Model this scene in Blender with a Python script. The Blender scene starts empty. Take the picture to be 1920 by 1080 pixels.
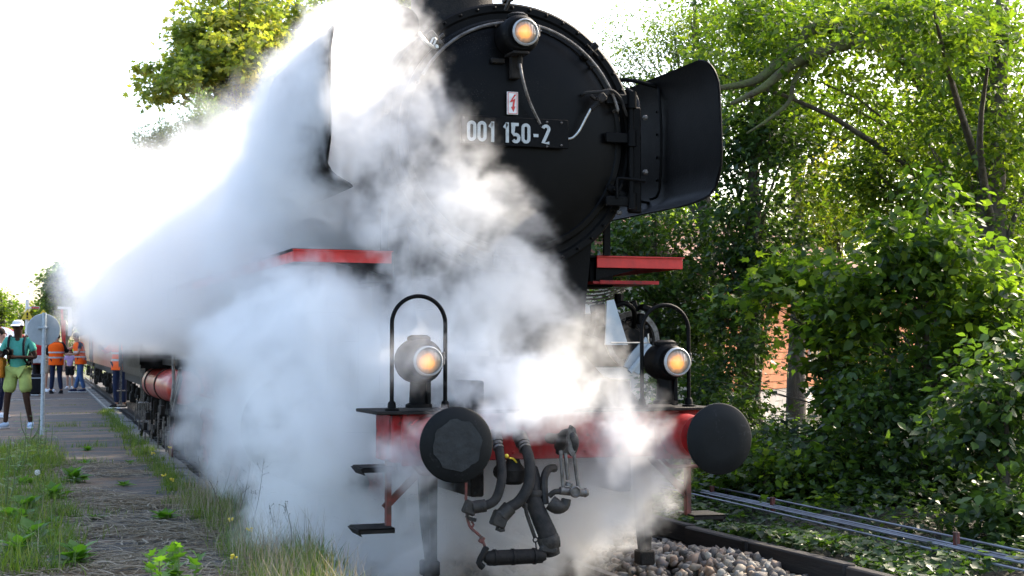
import bpy, bmesh, math, random
import numpy as np
from mathutils import Vector, Matrix

# ------------------------------------------------------------------ camera, sky, sun, exposure
scene = bpy.context.scene
col = scene.collection
R = math.radians
rnd = random.Random(7)
rng = np.random.default_rng(11)

CAM = Vector((-3.546, -8.496, 1.637)); YAW, PITCH, FPX = .3409, .0402, 2797.0
FW = Vector((math.sin(YAW) * math.cos(PITCH), math.cos(YAW) * math.cos(PITCH), math.sin(PITCH)))
RT = Vector((math.cos(YAW), -math.sin(YAW), 0)); UP = RT.cross(FW)
cam = bpy.data.objects.new('camera', bpy.data.cameras.new('camera')); col.objects.link(cam)
m3 = Matrix((RT, UP, -FW)).transposed()
cam.matrix_world = Matrix.Translation(CAM) @ m3.to_4x4()
cam.data.sensor_width = 36; cam.data.lens = FPX / 1920 * 36; cam.data.clip_end = 3000
cam.data.dof.use_dof = True; cam.data.dof.focus_distance = 10.2; cam.data.dof.aperture_fstop = 9
scene.camera = cam

SUN_AZ = math.atan2(.80, .36)      # clockwise from +y
SUN_EL = R(37)
world = bpy.data.worlds.new('World'); scene.world = world; world.use_nodes = True
wn = world.node_tree
sky = wn.nodes.new('ShaderNodeTexSky'); sky.sky_type = 'NISHITA'; sky.sun_disc = False
sky.sun_elevation = SUN_EL; sky.sun_rotation = SUN_AZ; sky.dust_density = 3.0; sky.air_density = 1.0; sky.ozone_density = .4
bg = wn.nodes['Background']; bg.inputs['Strength'].default_value = .15
wn.links.new(sky.outputs[0], bg.inputs[0])
sd = bpy.data.lights.new('sun', 'SUN'); sd.energy = 2.0; sd.angle = R(.5); sd.color = (1, .88, .70)
sun = bpy.data.objects.new('sun', sd); col.objects.link(sun)
to_sun = Vector((math.sin(SUN_AZ) * math.cos(SUN_EL), math.cos(SUN_AZ) * math.cos(SUN_EL), math.sin(SUN_EL)))
sun.rotation_euler = (-to_sun).to_track_quat('-Z', 'Y').to_euler(); sun.location = (30, 15, 40)
vs = scene.view_settings
vs.view_transform = 'Standard'; vs.look = 'None'; vs.gamma = 1; vs.exposure = 2.12; vs.use_curve_mapping = False
cy = scene.cycles
cy.volume_bounces = 14; cy.max_bounces = 16; cy.diffuse_bounces = 3; cy.glossy_bounces = 2; cy.transmission_bounces = 4
cy.transparent_max_bounces = 8; cy.volume_step_rate = 1.0; cy.volume_max_steps = 256; cy.use_denoising = True
cy.caustics_reflective = False; cy.caustics_refractive = False; cy.sample_clamp_indirect = 6

def at(u, v, y):
    """point on the plane Y = y seen at photo pixel (u, v); used to measure places from the photograph"""
    d = FW + RT * ((u - 960) / FPX) - UP * ((v - 540) / FPX)
    return CAM + d * ((y - CAM.y) / d.y)
def atx(u, v, x):
    d = FW + RT * ((u - 960) / FPX) - UP * ((v - 540) / FPX)
    return CAM + d * ((x - CAM.x) / d.x)
def atz(u, v, z):
    d = FW + RT * ((u - 960) / FPX) - UP * ((v - 540) / FPX)
    return CAM + d * ((z - CAM.z) / d.z)
def edge_x(y): return -1.66 + .037 * y                 # platform edge
def track_x(y): return .0016 * y * y if 0 < y < 11.5 else (0 if y <= 0 else .2116 + .037 * (y - 11.5))

# ------------------------------------------------------------------ materials
def mat(name, c, rough=.6, metal=0, c2=None, scale=6, bump=0, bscale=40, spec=.5, coat=0, trans=0, detail=5, stretch=None, lo=.35, hi=.65, bdist=.01):
    m = bpy.data.materials.new(name); m.use_nodes = True; nt = m.node_tree; N = nt.nodes; L = nt.links
    b = N['Principled BSDF']
    b.inputs['Base Color'].default_value = (*c, 1); b.inputs['Roughness'].default_value = rough
    b.inputs['Metallic'].default_value = metal; b.inputs['Specular IOR Level'].default_value = spec
    if coat: b.inputs['Coat Weight'].default_value = coat; b.inputs['Coat Roughness'].default_value = .15
    tc = N.new('ShaderNodeTexCoord'); src = tc.outputs['Object']
    if stretch:
        mp = N.new('ShaderNodeMapping'); mp.inputs['Scale'].default_value = stretch; L.new(src, mp.inputs[0]); src = mp.outputs[0]
    if c2:
        n = N.new('ShaderNodeTexNoise'); n.inputs['Scale'].default_value = scale; n.inputs['Detail'].default_value = detail; n.inputs['Roughness'].default_value = .65
        L.new(src, n.inputs['Vector'])
        r = N.new('ShaderNodeMapRange'); r.inputs[1].default_value = lo; r.inputs[2].default_value = hi; L.new(n.outputs['Fac'], r.inputs[0])
        x = N.new('ShaderNodeMix'); x.data_type = 'RGBA'; x.inputs[6].default_value = (*c, 1); x.inputs[7].default_value = (*c2, 1)
        L.new(r.outputs[0], x.inputs[0]); L.new(x.outputs[2], b.inputs['Base Color'])
        rr = N.new('ShaderNodeMapRange'); rr.inputs[3].default_value = rough; rr.inputs[4].default_value = min(1, rough + .2); L.new(n.outputs['Fac'], rr.inputs[0]); L.new(rr.outputs[0], b.inputs['Roughness'])
    if bump:
        n2 = N.new('ShaderNodeTexNoise'); n2.inputs['Scale'].default_value = bscale; n2.inputs['Detail'].default_value = 4; L.new(src, n2.inputs['Vector'])
        bp = N.new('ShaderNodeBump'); bp.inputs['Strength'].default_value = bump; bp.inputs['Distance'].default_value = bdist
        L.new(n2.outputs['Fac'], bp.inputs['Height']); L.new(bp.outputs[0], b.inputs['Normal'])
    return m

def leafmat(name, cols, trans=.45, rough=.42, tcol=None):
    """leaf colours vary leaf by leaf through the face attribute 'tone'"""
    m = bpy.data.materials.new(name); m.use_nodes = True; nt = m.node_tree; N = nt.nodes; L = nt.links
    b = N['Principled BSDF']; a = N.new('ShaderNodeAttribute'); a.attribute_name = 'tone'
    cr = N.new('ShaderNodeValToRGB'); e = cr.color_ramp.elements
    while len(e) < len(cols): e.new(.5)
    for i, c in enumerate(cols): e[i].position = i / (len(cols) - 1); e[i].color = (*c, 1)
    L.new(a.outputs['Fac'], cr.inputs[0]); L.new(cr.outputs[0], b.inputs['Base Color'])
    b.inputs['Roughness'].default_value = rough; b.inputs['Specular IOR Level'].default_value = .35
    t = N.new('ShaderNodeBsdfTranslucent'); hs = N.new('ShaderNodeMix'); hs.data_type = 'RGBA'; hs.blend_type = 'MULTIPLY'; hs.inputs[0].default_value = 1
    hs.inputs[7].default_value = (*(tcol or (1.85, 2.0, .62)), 1); L.new(cr.outputs[0], hs.inputs[6]); L.new(hs.outputs[2], t.inputs[0])
    mx = N.new('ShaderNodeMixShader'); mx.inputs[0].default_value = trans
    L.new(b.outputs[0], mx.inputs[1]); L.new(t.outputs[0], mx.inputs[2]); L.new(mx.outputs[0], N['Material Output'].inputs[0])
    return m

M = {}
M['black'] = mat('black_paint', (.0016, .0016, .0018), .45, c2=(.0034, .0031, .003), scale=9, bump=.12, bscale=60, spec=.09)
M['blackgloss'] = mat('black_gloss_paint', (.0012, .0012, .0014), .3, c2=(.0028, .0026, .0025), scale=5, bump=.05, bscale=30, spec=.09)
M['soot'] = mat('sooty_metal', (.006, .0055, .005), .65, spec=.2, c2=(.02, .016, .013), scale=14, bump=.4, bscale=70)
M['iron'] = mat('greasy_iron', (.014, .013, .012), .5, spec=.3, c2=(.04, .034, .028), scale=18, bump=.4, bscale=80)
M['steel'] = mat('worn_steel', (.16, .15, .14), .42, metal=.5, c2=(.06, .05, .042), scale=20, bump=.3)
M['bright'] = mat('bright_steel', (.55, .54, .50), .3, metal=.8, c2=(.35, .33, .3), scale=20)
M['red'] = mat('red_paint', (.30, .009, .009), .42, c2=(.13, .009, .008), scale=7, bump=.15, bscale=40, spec=.3, lo=.42, hi=.7)
M['redbright'] = mat('bright_red_paint', (.62, .022, .014), .4, c2=(.45, .02, .014), scale=7)
M['tank'] = mat('dark_red_tank', (.34, .020, .011), .32, c2=(.20, .014, .010), scale=7, coat=.3)
M['rubber'] = mat('rubber_hose', (.012, .0115, .011), .7, spec=.25, c2=(.032, .028, .025), scale=22, bump=.3, bscale=90)
M['grease'] = mat('greasy_buffer', (.003, .004, .0045), .5, c2=(.006, .0072, .0078), scale=7, bump=.08, bscale=26, spec=.16)
M['greasepatch'] = mat('grease_patch', (.013, .0165, .019), .42, spec=.35, c2=(.004, .005, .006), scale=12, bump=.5, bscale=30, bdist=.006)
M['white'] = mat('white_enamel', (.75, .75, .72), .4, c2=(.6, .6, .56), scale=20)
M['plategrey'] = mat('plate_figures', (.42, .44, .43), .5, c2=(.3, .31, .3), scale=30)
M['signred'] = mat('sign_red', (.5, .02, .015), .5)
M['yellow'] = mat('yellow_paint', (.65, .48, .03), .4)
M['glass'] = mat('lens_ring', (.34, .34, .33), .25, spec=.6)
M['galv'] = mat('galvanised_steel', (.40, .46, .50), .45, metal=.2, c2=(.30, .35, .38), scale=25)
M['backgrey'] = mat('sign_back_grey', (.36, .40, .42), .5, c2=(.30, .34, .36), scale=9)
M['timber'] = mat('tarred_timber', (.010, .008, .007), .85, c2=(.026, .020, .016), scale=8, bump=.6, bscale=40, stretch=(1, .15, 1.5))
M['bark'] = mat('bark', (.06, .047, .035), .9, c2=(.13, .105, .08), scale=10, bump=1, bscale=30, stretch=(1, 1, .3), bdist=.03)
M['mossbark'] = mat('mossy_bark', (.075, .058, .035), .9, c2=(.11, .12, .035), scale=7, bump=1, bscale=25, bdist=.03)

def speckle(m, c, scale=170, lo=.70, hi=.74, big=3.0, blo=.52, bhi=.66):
    nt = m.node_tree; N = nt.nodes; L = nt.links; b = N['Principled BSDF']; old = b.inputs['Base Color'].links[0].from_socket
    tc = N.new('ShaderNodeTexCoord'); f = None
    for sc, a, z in ((scale, lo, hi), (big, blo, bhi)):
        n = N.new('ShaderNodeTexNoise'); n.inputs['Scale'].default_value = sc; n.inputs['Detail'].default_value = 3; L.new(tc.outputs['Object'], n.inputs['Vector'])
        r = N.new('ShaderNodeMapRange'); r.inputs[1].default_value = a; r.inputs[2].default_value = z; L.new(n.outputs['Fac'], r.inputs[0])
        if f is None: f = r.outputs[0]
        else: q = N.new('ShaderNodeMath'); q.operation = 'MULTIPLY'; L.new(f, q.inputs[0]); L.new(r.outputs[0], q.inputs[1]); f = q.outputs[0]
    x = N.new('ShaderNodeMix'); x.data_type = 'RGBA'; L.new(f, x.inputs[0]); L.new(old, x.inputs[6]); x.inputs[7].default_value = (*c, 1); L.new(x.outputs[2], b.inputs['Base Color'])
speckle(M['blackgloss'], (.05, .042, .035), 150, .62, .70, 1.7, .52, .62)
speckle(M['black'], (.015, .013, .011), 90, .60, .70, 3, .5, .62)
speckle(M['grease'], (.016, .017, .018), 60, .58, .70, 5, .5, .62)
speckle(M['red'], (.03, .02, .016), 26, .55, .66, 4, .48, .60)
# ------------------------------------------------------------------ mesh builder
class MB:
    def __init__(s): s.v = []; s.f = []
    def add(s, vs_, fs_):
        o = len(s.v); s.v.extend([tuple(p) for p in vs_]); s.f.extend([tuple(i + o for i in f) for f in fs_]); return s
    def box(s, c, size, rot=None, ch=0):
        hx, hy, hz = size[0] / 2, size[1] / 2, size[2] / 2
        ch = min(ch, hx * .45, hy * .45, hz * .45)
        if ch <= 0:
            P = [(x, y, z) for x in (-hx, hx) for y in (-hy, hy) for z in (-hz, hz)]
            F = [(0, 1, 3, 2), (4, 6, 7, 5), (0, 4, 5, 1), (2, 3, 7, 6), (0, 2, 6, 4), (1, 5, 7, 3)]
        else:
            P = []; idx = {}
            for sx in (-1, 1):
                for sy in (-1, 1):
                    for sz in (-1, 1):
                        for k in range(3):
                            q = [hx * sx, hy * sy, hz * sz]
                            for j in range(3):
                                if j != k: q[j] -= ch * (sx, sy, sz)[j]
                            idx[(sx, sy, sz, k)] = len(P); P.append(tuple(q))
            F = []
            for k in range(3):
                a, b = [(1, 2), (0, 2), (0, 1)][k]
                for sg in (-1, 1):
                    q = []
                    for sa, sb in ((-1, -1), (1, -1), (1, 1), (-1, 1)):
                        t = [0, 0, 0]; t[k] = sg; t[a] = sa; t[b] = sb; q.append(idx[(*t, k)])
                    F.append(tuple(q))
            for k in range(3):
                a, b = [(1, 2), (0, 2), (0, 1)][k]
                for sa in (-1, 1):
                    for sb in (-1, 1):
                        t0 = [0, 0, 0]; t1 = [0, 0, 0]
                        t0[k] = -1; t1[k] = 1
                        t0[a] = t1[a] = sa; t0[b] = t1[b] = sb
                        F.append((idx[(*t0, a)], idx[(*t1, a)], idx[(*t1, b)], idx[(*t0, b)]))
            for sx in (-1, 1):
                for sy in (-1, 1):
                    for sz in (-1, 1): F.append(tuple(idx[(sx, sy, sz, k)] for k in range(3)))
        if rot is not None:
            P = [rot @ Vector(p) for p in P]
        P = [(p[0] + c[0], p[1] + c[1], p[2] + c[2]) for p in P]
        return s.add(P, F)
    def bar(s, a, b, w, h, ch=0, upv=(0, 0, 1)):
        a, b = Vector(a), Vector(b); d = b - a; L = d.length; d.normalize(); u = Vector(upv)
        if abs(d.dot(u)) > .97: u = Vector((0, 1, 0))
        x = d.cross(u).normalized(); z = x.cross(d)
        rot = Matrix((x, d, z)).transposed()
        return s.box((a + b) / 2, (w, L, h), rot, ch)
    def ring(s, c, ax, r, n, ph=0):
        ax = Vector(ax).normalized(); u = ax.orthogonal().normalized() if abs(ax.z) > .9 else ax.cross(Vector((0, 0, 1))).normalized(); w = ax.cross(u)
        c = Vector(c); return [c + (u * math.cos(ph + 2 * math.pi * i / n) + w * math.sin(ph + 2 * math.pi * i / n)) * r for i in range(n)]
    def lathe(s, c, ax, prof, n=24, caps=(True, True)):
        """prof: list of (distance along the axis, radius)"""
        c = Vector(c); ax = Vector(ax).normalized(); o = len(s.v)
        for t, r in prof: s.v.extend([tuple(p) for p in s.ring(c + ax * t, ax, max(r, 1e-4), n)])
        for k in range(len(prof) - 1):
            for i in range(n):
                j = (i + 1) % n; a = o + k * n
                s.f.append((a + i, a + j, a + n + j, a + n + i))
        if caps[0]: s.f.append(tuple(o + i for i in range(n))[::-1])
        if caps[1]: s.f.append(tuple(o + (len(prof) - 1) * n + i for i in range(n)))
        return s
    def cyl(s, a, b, r, r2=None, n=16):
        a, b = Vector(a), Vector(b); return s.lathe(a, b - a, [(0, r), ((b - a).length, r if r2 is None else r2)], n)
    def tube(s, pts, r, n=8, smooth=3, caps=True):
        pts = [Vector(p) for p in pts]
        if smooth and len(pts) > 2:
            q = []
            P = [pts[0]] + pts + [pts[-1]]
            for i in range(1, len(P) - 2):
                for k in range(smooth):
                    t = k / smooth; p0, p1, p2, p3 = P[i - 1], P[i], P[i + 1], P[i + 2]
                    q.append(.5 * ((2 * p1) + (-p0 + p2) * t + (2 * p0 - 5 * p1 + 4 * p2 - p3) * t * t + (-p0 + 3 * p1 - 3 * p2 + p3) * t ** 3))
            q.append(pts[-1]); pts = q
        m = len(pts); rr = r if isinstance(r, (list, tuple)) else [r, r]
        o = len(s.v); u = None
        for i, p in enumerate(pts):
            d = (pts[min(i + 1, m - 1)] - pts[max(i - 1, 0)]).normalized()
            if u is None: u = d.orthogonal().normalized()
            else:
                u = (u - d * u.dot(d))
                u = u.normalized() if u.length > 1e-6 else d.orthogonal().normalized()
            w = d.cross(u); t = i / (m - 1) * (len(rr) - 1); k = min(int(t), len(rr) - 2); rad = rr[k] + (rr[k + 1] - rr[k]) * (t - k)
            for j in range(n):
                an = 2 * math.pi * j / n; s.v.append(tuple(p + (u * math.cos(an) + w * math.sin(an)) * rad))
        for i in range(m - 1):
            for j in range(n):
                k = (j + 1) % n; s.f.append((o + i * n + j, o + i * n + k, o + (i + 1) * n + k, o + (i + 1) * n + j))
        if caps: s.f.append(tuple(o + j for j in range(n))[::-1]); s.f.append(tuple(o + (m - 1) * n + j for j in range(n)))
        return s
    def prism(s, poly, d):
        """closed polygon of 3-D points pushed along vector d"""
        n = len(poly); d = Vector(d); a = [Vector(p) for p in poly]; o = len(s.v)
        s.v.extend([tuple(p) for p in a]); s.v.extend([tuple(p + d) for p in a])
        s.f.append(tuple(o + i for i in range(n))[::-1]); s.f.append(tuple(o + n + i for i in range(n)))
        for i in range(n): s.f.append((o + i, o + (i + 1) % n, o + n + (i + 1) % n, o + n + i))
        return s
    def ball(s, c, r, n=12, sc=(1, 1, 1)):
        o = len(s.v); k = n // 2
        for i in range(k + 1):
            th = math.pi * i / k
            for j in range(n):
                ph = 2 * math.pi * j / n
                s.v.append((c[0] + r * sc[0] * math.sin(th) * math.cos(ph), c[1] + r * sc[1] * math.sin(th) * math.sin(ph), c[2] + r * sc[2] * math.cos(th)))
        for i in range(k):
            for j in range(n): s.f.append((o + i * n + j, o + i * n + (j + 1) % n, o + (i + 1) * n + (j + 1) % n, o + (i + 1) * n + j))
        return s
    def build(s, name, m, parent=None, smooth=True, angle=38, **props):
        me = bpy.data.meshes.new(name); me.from_pydata(s.v, [], s.f); me.materials.append(m); me.validate()
        bm = bmesh.new(); bm.from_mesh(me); bmesh.ops.recalc_face_normals(bm, faces=bm.faces); bm.to_mesh(me); bm.free()
        if smooth:
            me.polygons.foreach_set('use_smooth', [True] * len(me.polygons)); me.set_sharp_from_angle(angle=R(angle))
        o = bpy.data.objects.new(name, me); col.objects.link(o)
        if parent is not None:
            o.parent = parent; o.matrix_parent_inverse = parent_world(parent).inverted()
        for k, v in props.items(): o[k] = v
        return o
def parent_world(p):
    mtx = Matrix.LocRotScale(p.location, p.rotation_euler, p.scale)
    return (parent_world(p.parent) @ p.matrix_parent_inverse @ mtx) if p.parent else mtx
def thing(name, label, cat, loc=(0, 0, 0), group=None, kind=None, rz=0):
    o = bpy.data.objects.new(name, None); col.objects.link(o); o.location = loc; o.rotation_euler = (0, 0, rz)
    o['label'] = label; o['category'] = cat; o.empty_display_size = .2
    if group: o['group'] = group
    if kind: o['kind'] = kind
    return o
def tag(o, label=None, cat=None, group=None, kind=None):
    if label: o['label'] = label
    if cat: o['category'] = cat
    if group: o['group'] = group
    if kind: o['kind'] = kind
    return o
def raw(name, V, F, m, parent=None, tone=None, smooth=False):
    """mesh from numpy arrays; F is (n, 3) or (n, 4)"""
    me = bpy.data.meshes.new(name); n, k = F.shape
    me.vertices.add(len(V)); me.vertices.foreach_set('co', np.ascontiguousarray(V, dtype=np.float32).ravel())
    me.loops.add(n * k); me.loops.foreach_set('vertex_index', np.ascontiguousarray(F, dtype=np.int32).ravel())
    me.polygons.add(n); me.polygons.foreach_set('loop_start', np.arange(0, n * k, k, dtype=np.int32))
    me.polygons.foreach_set('loop_total', np.full(n, k, dtype=np.int32))
    me.materials.append(m)
    if smooth: me.polygons.foreach_set('use_smooth', np.ones(n, dtype=bool))
    me.update(calc_edges=True)
    if tone is not None:
        a = me.attributes.new('tone', 'FLOAT', 'FACE'); a.data.foreach_set('value', np.ascontiguousarray(tone, dtype=np.float32))
    o = bpy.data.objects.new(name, me); col.objects.link(o)
    if parent is not None: o.parent = parent; o.matrix_parent_inverse = parent_world(parent).inverted()
    return o
# ------------------------------------------------------------------ ground, platform, track bed
def ramp_mat(name, cols, rough=.8):
    m = bpy.data.materials.new(name); m.use_nodes = True; nt = m.node_tree; N = nt.nodes; L = nt.links; b = N['Principled BSDF']; b.inputs['Roughness'].default_value = rough
    a = N.new('ShaderNodeAttribute'); a.attribute_name = 'tone'; cr = N.new('ShaderNodeValToRGB'); e = cr.color_ramp.elements
    while len(e) < len(cols): e.new(.5)
    for i, c in enumerate(cols): e[i].position = i / (len(cols) - 1); e[i].color = (*c, 1)
    n = N.new('ShaderNodeTexNoise'); n.inputs['Scale'].default_value = 60; tc = N.new('ShaderNodeTexCoord'); L.new(tc.outputs['Object'], n.inputs['Vector'])
    ma = N.new('ShaderNodeMath'); ma.operation = 'MULTIPLY_ADD'; ma.inputs[1].default_value = .3; L.new(n.outputs['Fac'], ma.inputs[0]); L.new(a.outputs['Fac'], ma.inputs[2])
    sb = N.new('ShaderNodeMath'); sb.operation = 'SUBTRACT'; sb.inputs[1].default_value = .15; L.new(ma.outputs[0], sb.inputs[0])
    L.new(sb.outputs[0], cr.inputs[0]); L.new(cr.outputs[0], b.inputs['Base Color']); return m
M['earth'] = mat('dark_earth', (.022, .019, .013), .95, c2=(.05, .042, .026), scale=3, bump=1, bscale=12, bdist=.05)
M['field'] = mat('grassy_ground', (.06, .075, .03), .95, c2=(.14, .125, .07), scale=.6, bump=.6, bscale=5, bdist=.05)
M['ballastbed'] = mat('ballast_bed', (.035, .032, .03), .95, c2=(.12, .11, .10), scale=26, bump=1, bscale=30, bdist=.03)
M['stones'] = ramp_mat('ballast_stones', [(.04, .034, .03), (.13, .11, .09), (.27, .225, .165), (.20, .125, .075), (.10, .10, .10), (.36, .32, .25)], .75)
M['kerb'] = mat('kerb_concrete', (.10, .095, .085), .9, c2=(.20, .19, .17), scale=9, bump=.7, bscale=50)
M['edgeline_sunstrip'] = mat('edge_line_and_sun_strip', (.45, .43, .38), .9, c2=(.2, .19, .17), scale=8)

def sheet(name, pts, m, **k):
    mb = MB(); mb.v = [tuple(p) for p in pts]; mb.f = [tuple(range(len(pts)))]; o = mb.build(name, m, None, smooth=False); o['kind'] = 'structure'; return o
sheet('ground', [(-500, -80, -.30), (500, -80, -.30), (500, 900, -.30), (-500, 900, -.30)], M['field'])
# raised ground right of the timber wall, rising into the wood
mb = MB(); nx, ny = 22, 40; xs = [1.92, 2.1, 2.5, 2.9, 3.4, 4, 4.8, 5.7, 6.8, 8, 9.5, 11, 13, 15, 18, 21, 25, 30, 36, 44, 55, 70]
for j in range(ny + 1):
    y = -9 + j * 1.9
    for i, x in enumerate(xs):
        z = .10 + .10 * min(1, (x - 1.92) / 1.5) + (.06 * math.sin(x * 1.7 + y * .9) + .05 * math.sin(y * 2.3 - x)) * min(1, (x - 1.92))
        mb.v.append((x + track_x(y) , y, z))
n = len(xs)
for j in range(ny):
    for i in range(n - 1): a = j * n + i; mb.f.append((a, a + 1, a + n + 1, a + n))
mb.build('embankment', M['earth'], None, kind='structure')
# track bed
mb = MB(); ys = [-9 + k * 1.5 for k in range(62)]
for y in ys:
    t = track_x(y)
    for x, z in ((edge_x(y) + .02, -.22), (t - 1.15, -.20), (t - .9, -.165), (t + .9, -.165), (t + 1.2, -.12), (t + 1.9, -.06)): mb.v.append((x if x < 0 or True else x, y, z))
for j in range(len(ys) - 1):
    for i in range(5): a = j * 6 + i; mb.f.append((a, a + 1, a + 7, a + 6))
mb.build('track_bed', M['ballastbed'], None, kind='structure')
# platform: one dark worn asphalt slab
pm = bpy.data.materials.new('worn_asphalt'); pm.use_nodes = True; nt = pm.node_tree; N = nt.nodes; L = nt.links; b = N['Principled BSDF']; b.inputs['Roughness'].default_value = .85
tc = N.new('ShaderNodeTexCoord')
def nz(sc, det, vec=None, ro=.6):
    n = N.new('ShaderNodeTexNoise'); n.inputs['Scale'].default_value = sc; n.inputs['Detail'].default_value = det; n.inputs['Roughness'].default_value = ro; L.new(vec or tc.outputs['Object'], n.inputs['Vector']); return n.outputs['Fac']
def mr_(a, lo, hi):
    r = N.new('ShaderNodeMapRange'); r.inputs[1].default_value = lo; r.inputs[2].default_value = hi; L.new(a, r.inputs[0]); return r.outputs[0]
def mixc(f, a, b_):
    x = N.new('ShaderNodeMix'); x.data_type = 'RGBA'; L.new(f, x.inputs[0])
    for k, q in ((6, a), (7, b_)):
        if isinstance(q, tuple): x.inputs[k].default_value = (*q, 1)
        else: L.new(q, x.inputs[k])
    return x.outputs[2]
mpp = N.new('ShaderNodeMapping'); mpp.inputs['Scale'].default_value = (.8, 2.4, 1); L.new(tc.outputs['Object'], mpp.inputs[0])
c = mixc(mr_(nz(90, 3), .35, .75), (.034, .031, .029), (.085, .075, .062)); c = mixc(mr_(nz(1.1, 6, mpp.outputs[0], .7), .50, .60), c, (.16, .095, .05)); c = mixc(mr_(nz(2.3, 5, mpp.outputs[0], .7), .58, .70), c, (.045, .055, .02)); c = mixc(mr_(nz(6, 5), .6, .75), c, (.20, .155, .10))
L.new(c, b.inputs['Base Color']); bp = N.new('ShaderNodeBump'); bp.inputs['Strength'].default_value = .8; bp.inputs['Distance'].default_value = .015; L.new(nz(24, 6), bp.inputs['Height']); L.new(bp.outputs[0], b.inputs['Normal'])
M['asphalt'] = pm
PZ = .30
mb = MB(); ys = [-12, -6] + [-3 + k * 1.0 for k in range(40)] + [40, 50, 60, 75, 90]
rr = random.Random(2)
for y in ys: mb.v += [(edge_x(y) - .30, y, PZ), (edge_x(y) - .30, y, -.3), (-30, y, PZ), (-30, y, -.3)]
for j in range(len(ys) - 1): a = 4 * j; mb.f += [(a, a + 2, a + 6, a + 4), (a, a + 4, a + 5, a + 1), (a + 2, a + 3, a + 7, a + 6)]
plat = mb.build('platform', pm, None, kind='structure', smooth=False)
k0 = None
for j in range(44):      # edge stones, each its own piece
    y = -2.0 + j * 1.0
    if k0 is None:
        k0 = MB().box((0, 0, 0), (.29, .985, .34), None, .018).build('edge_stone', M['kerb'], plat)
        o = k0
    else: o = k0.copy(); col.objects.link(o)
    o.location = (edge_x(y) - .148, y, PZ - .17 + rr.uniform(-.012, .008)); o.rotation_euler = (rr.uniform(-.006, .006), 0, -math.atan(.037) + rr.uniform(-.006, .006)); o.parent = plat
mb = MB(); mb.box((edge_x(60) - .148, 61, PZ - .17), (.29, 38, .34), Matrix.Rotation(-math.atan(.037), 3, 'Z')); mb.build('far_edge_course', M['kerb'], plat)
mb = MB()
for y in range(18, 60): mb.bar((edge_x(y) - .22, y + .03, PZ + .006), (edge_x(y + 1) - .22, y + .97, PZ + .006), .05, .004)
mb.build('worn_edge_line', M['edgeline_sunstrip'], plat, kind='stuff')
mb = MB(); mb.bar((-3.6, 31.6, PZ + .006), (-.95, 32.4, PZ + .006), .16, .006); mb.build('painted_sun_strip', M['edgeline_sunstrip'], plat)  # thin bar whose pale colour stands in for a band of sunlight
# rails and sleepers
mb = MB()
for sx in (-1, 1):
    prof = [(-.036, 0), (-.036, -.035), (-.009, -.05), (-.009, -.115), (-.07, -.13), (-.07, -.15), (.07, -.15), (.07, -.13), (.009, -.115), (.009, -.05), (.036, -.035), (.036, 0)]
    mb = MB(); ysr = [-9 + k * 1.5 for k in range(60)]
    for y in ysr:
        for px, pz in prof: mb.v.append((track_x(y) + sx * .765 + px, y, pz))
    n = len(prof)
    for j in range(len(ysr) - 1):
        for i in range(n): a = j * n + i; b2 = j * n + (i + 1) % n; mb.f.append((a, b2, b2 + n, a + n))
    mb.f.append(tuple(range(n)))
    mb.build('rail', M['steel'], None, kind='structure')
s0 = MB().box((0, 0, 0), (2.5, .24, .14), None, .012).build('sleeper', M['timber'], None, kind='structure')
for j in range(52):
    o = s0 if j == 0 else s0.copy()
    if j: col.objects.link(o)
    y = -4 + j * .65; o.location = (track_x(y), y, -.225)
# loose stones of the track bed
def icosa():
    t = (1 + 5 ** .5) / 2; v = np.array([(-1, t, 0), (1, t, 0), (-1, -t, 0), (1, -t, 0), (0, -1, t), (0, 1, t), (0, -1, -t), (0, 1, -t), (t, 0, -1), (t, 0, 1), (-t, 0, -1), (-t, 0, 1)]) / 1.9
    f = np.array([(0, 11, 5), (0, 5, 1), (0, 1, 7), (0, 7, 10), (0, 10, 11), (1, 5, 9), (5, 11, 4), (11, 10, 2), (10, 7, 6), (7, 1, 8), (3, 9, 4), (3, 4, 2), (3, 2, 6), (3, 6, 8), (3, 8, 9), (4, 9, 5), (2, 4, 11), (6, 2, 10), (8, 6, 7), (9, 8, 1)]); return v, f
def randrot(n, g):
    q = g.normal(size=(n, 4)); q /= np.linalg.norm(q, axis=1)[:, None]; w, x, y, z = q.T
    return np.stack([1 - 2 * (y * y + z * z), 2 * (x * y - z * w), 2 * (x * z + y * w), 2 * (x * y + z * w), 1 - 2 * (x * x + z * z), 2 * (y * z - x * w), 2 * (x * z - y * w), 2 * (y * z + x * w), 1 - 2 * (x * x + y * y)], 1).reshape(n, 3, 3)
IV, IF = icosa()
def stones(P, S, g):
    n = len(P); V = IV[None] * (1 + g.uniform(-.38, .34, (n, 12, 1))); V = V * (np.linalg.norm(V, axis=2, keepdims=True) / np.abs(V).max(2, keepdims=True)) ** .9; V = V * np.stack([g.uniform(.8, 1.35, n), g.uniform(.7, 1.1, n), g.uniform(.5, .85, n)], 1)[:, None]
    V = np.einsum('nij,nkj->nki', randrot(n, g), V) * (S / 2)[:, None, None] + P[:, None]
    F = IF[None] + (np.arange(n) * 12)[:, None, None]; tone = np.repeat(g.uniform(0, 1, n), 20)
    return V.reshape(-1, 3), F.reshape(-1, 3), tone
g = rng; PS = []; SS = []
def scatter(n, x0, x1, y0, y1, zf, s0_, s1_, exact=False):
    x = g.uniform(x0, x1, n); y = g.uniform(y0, y1, n); s = g.uniform(s0_, s1_, n); z = np.array([zf(a, b_) for a, b_ in zip(x, y)]) + s * .25 + g.uniform(0, .02, n)
    x = x + np.array([track_x(v) for v in y]); PS.append(np.stack([x, y, z], 1)); SS.append(s)
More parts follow.
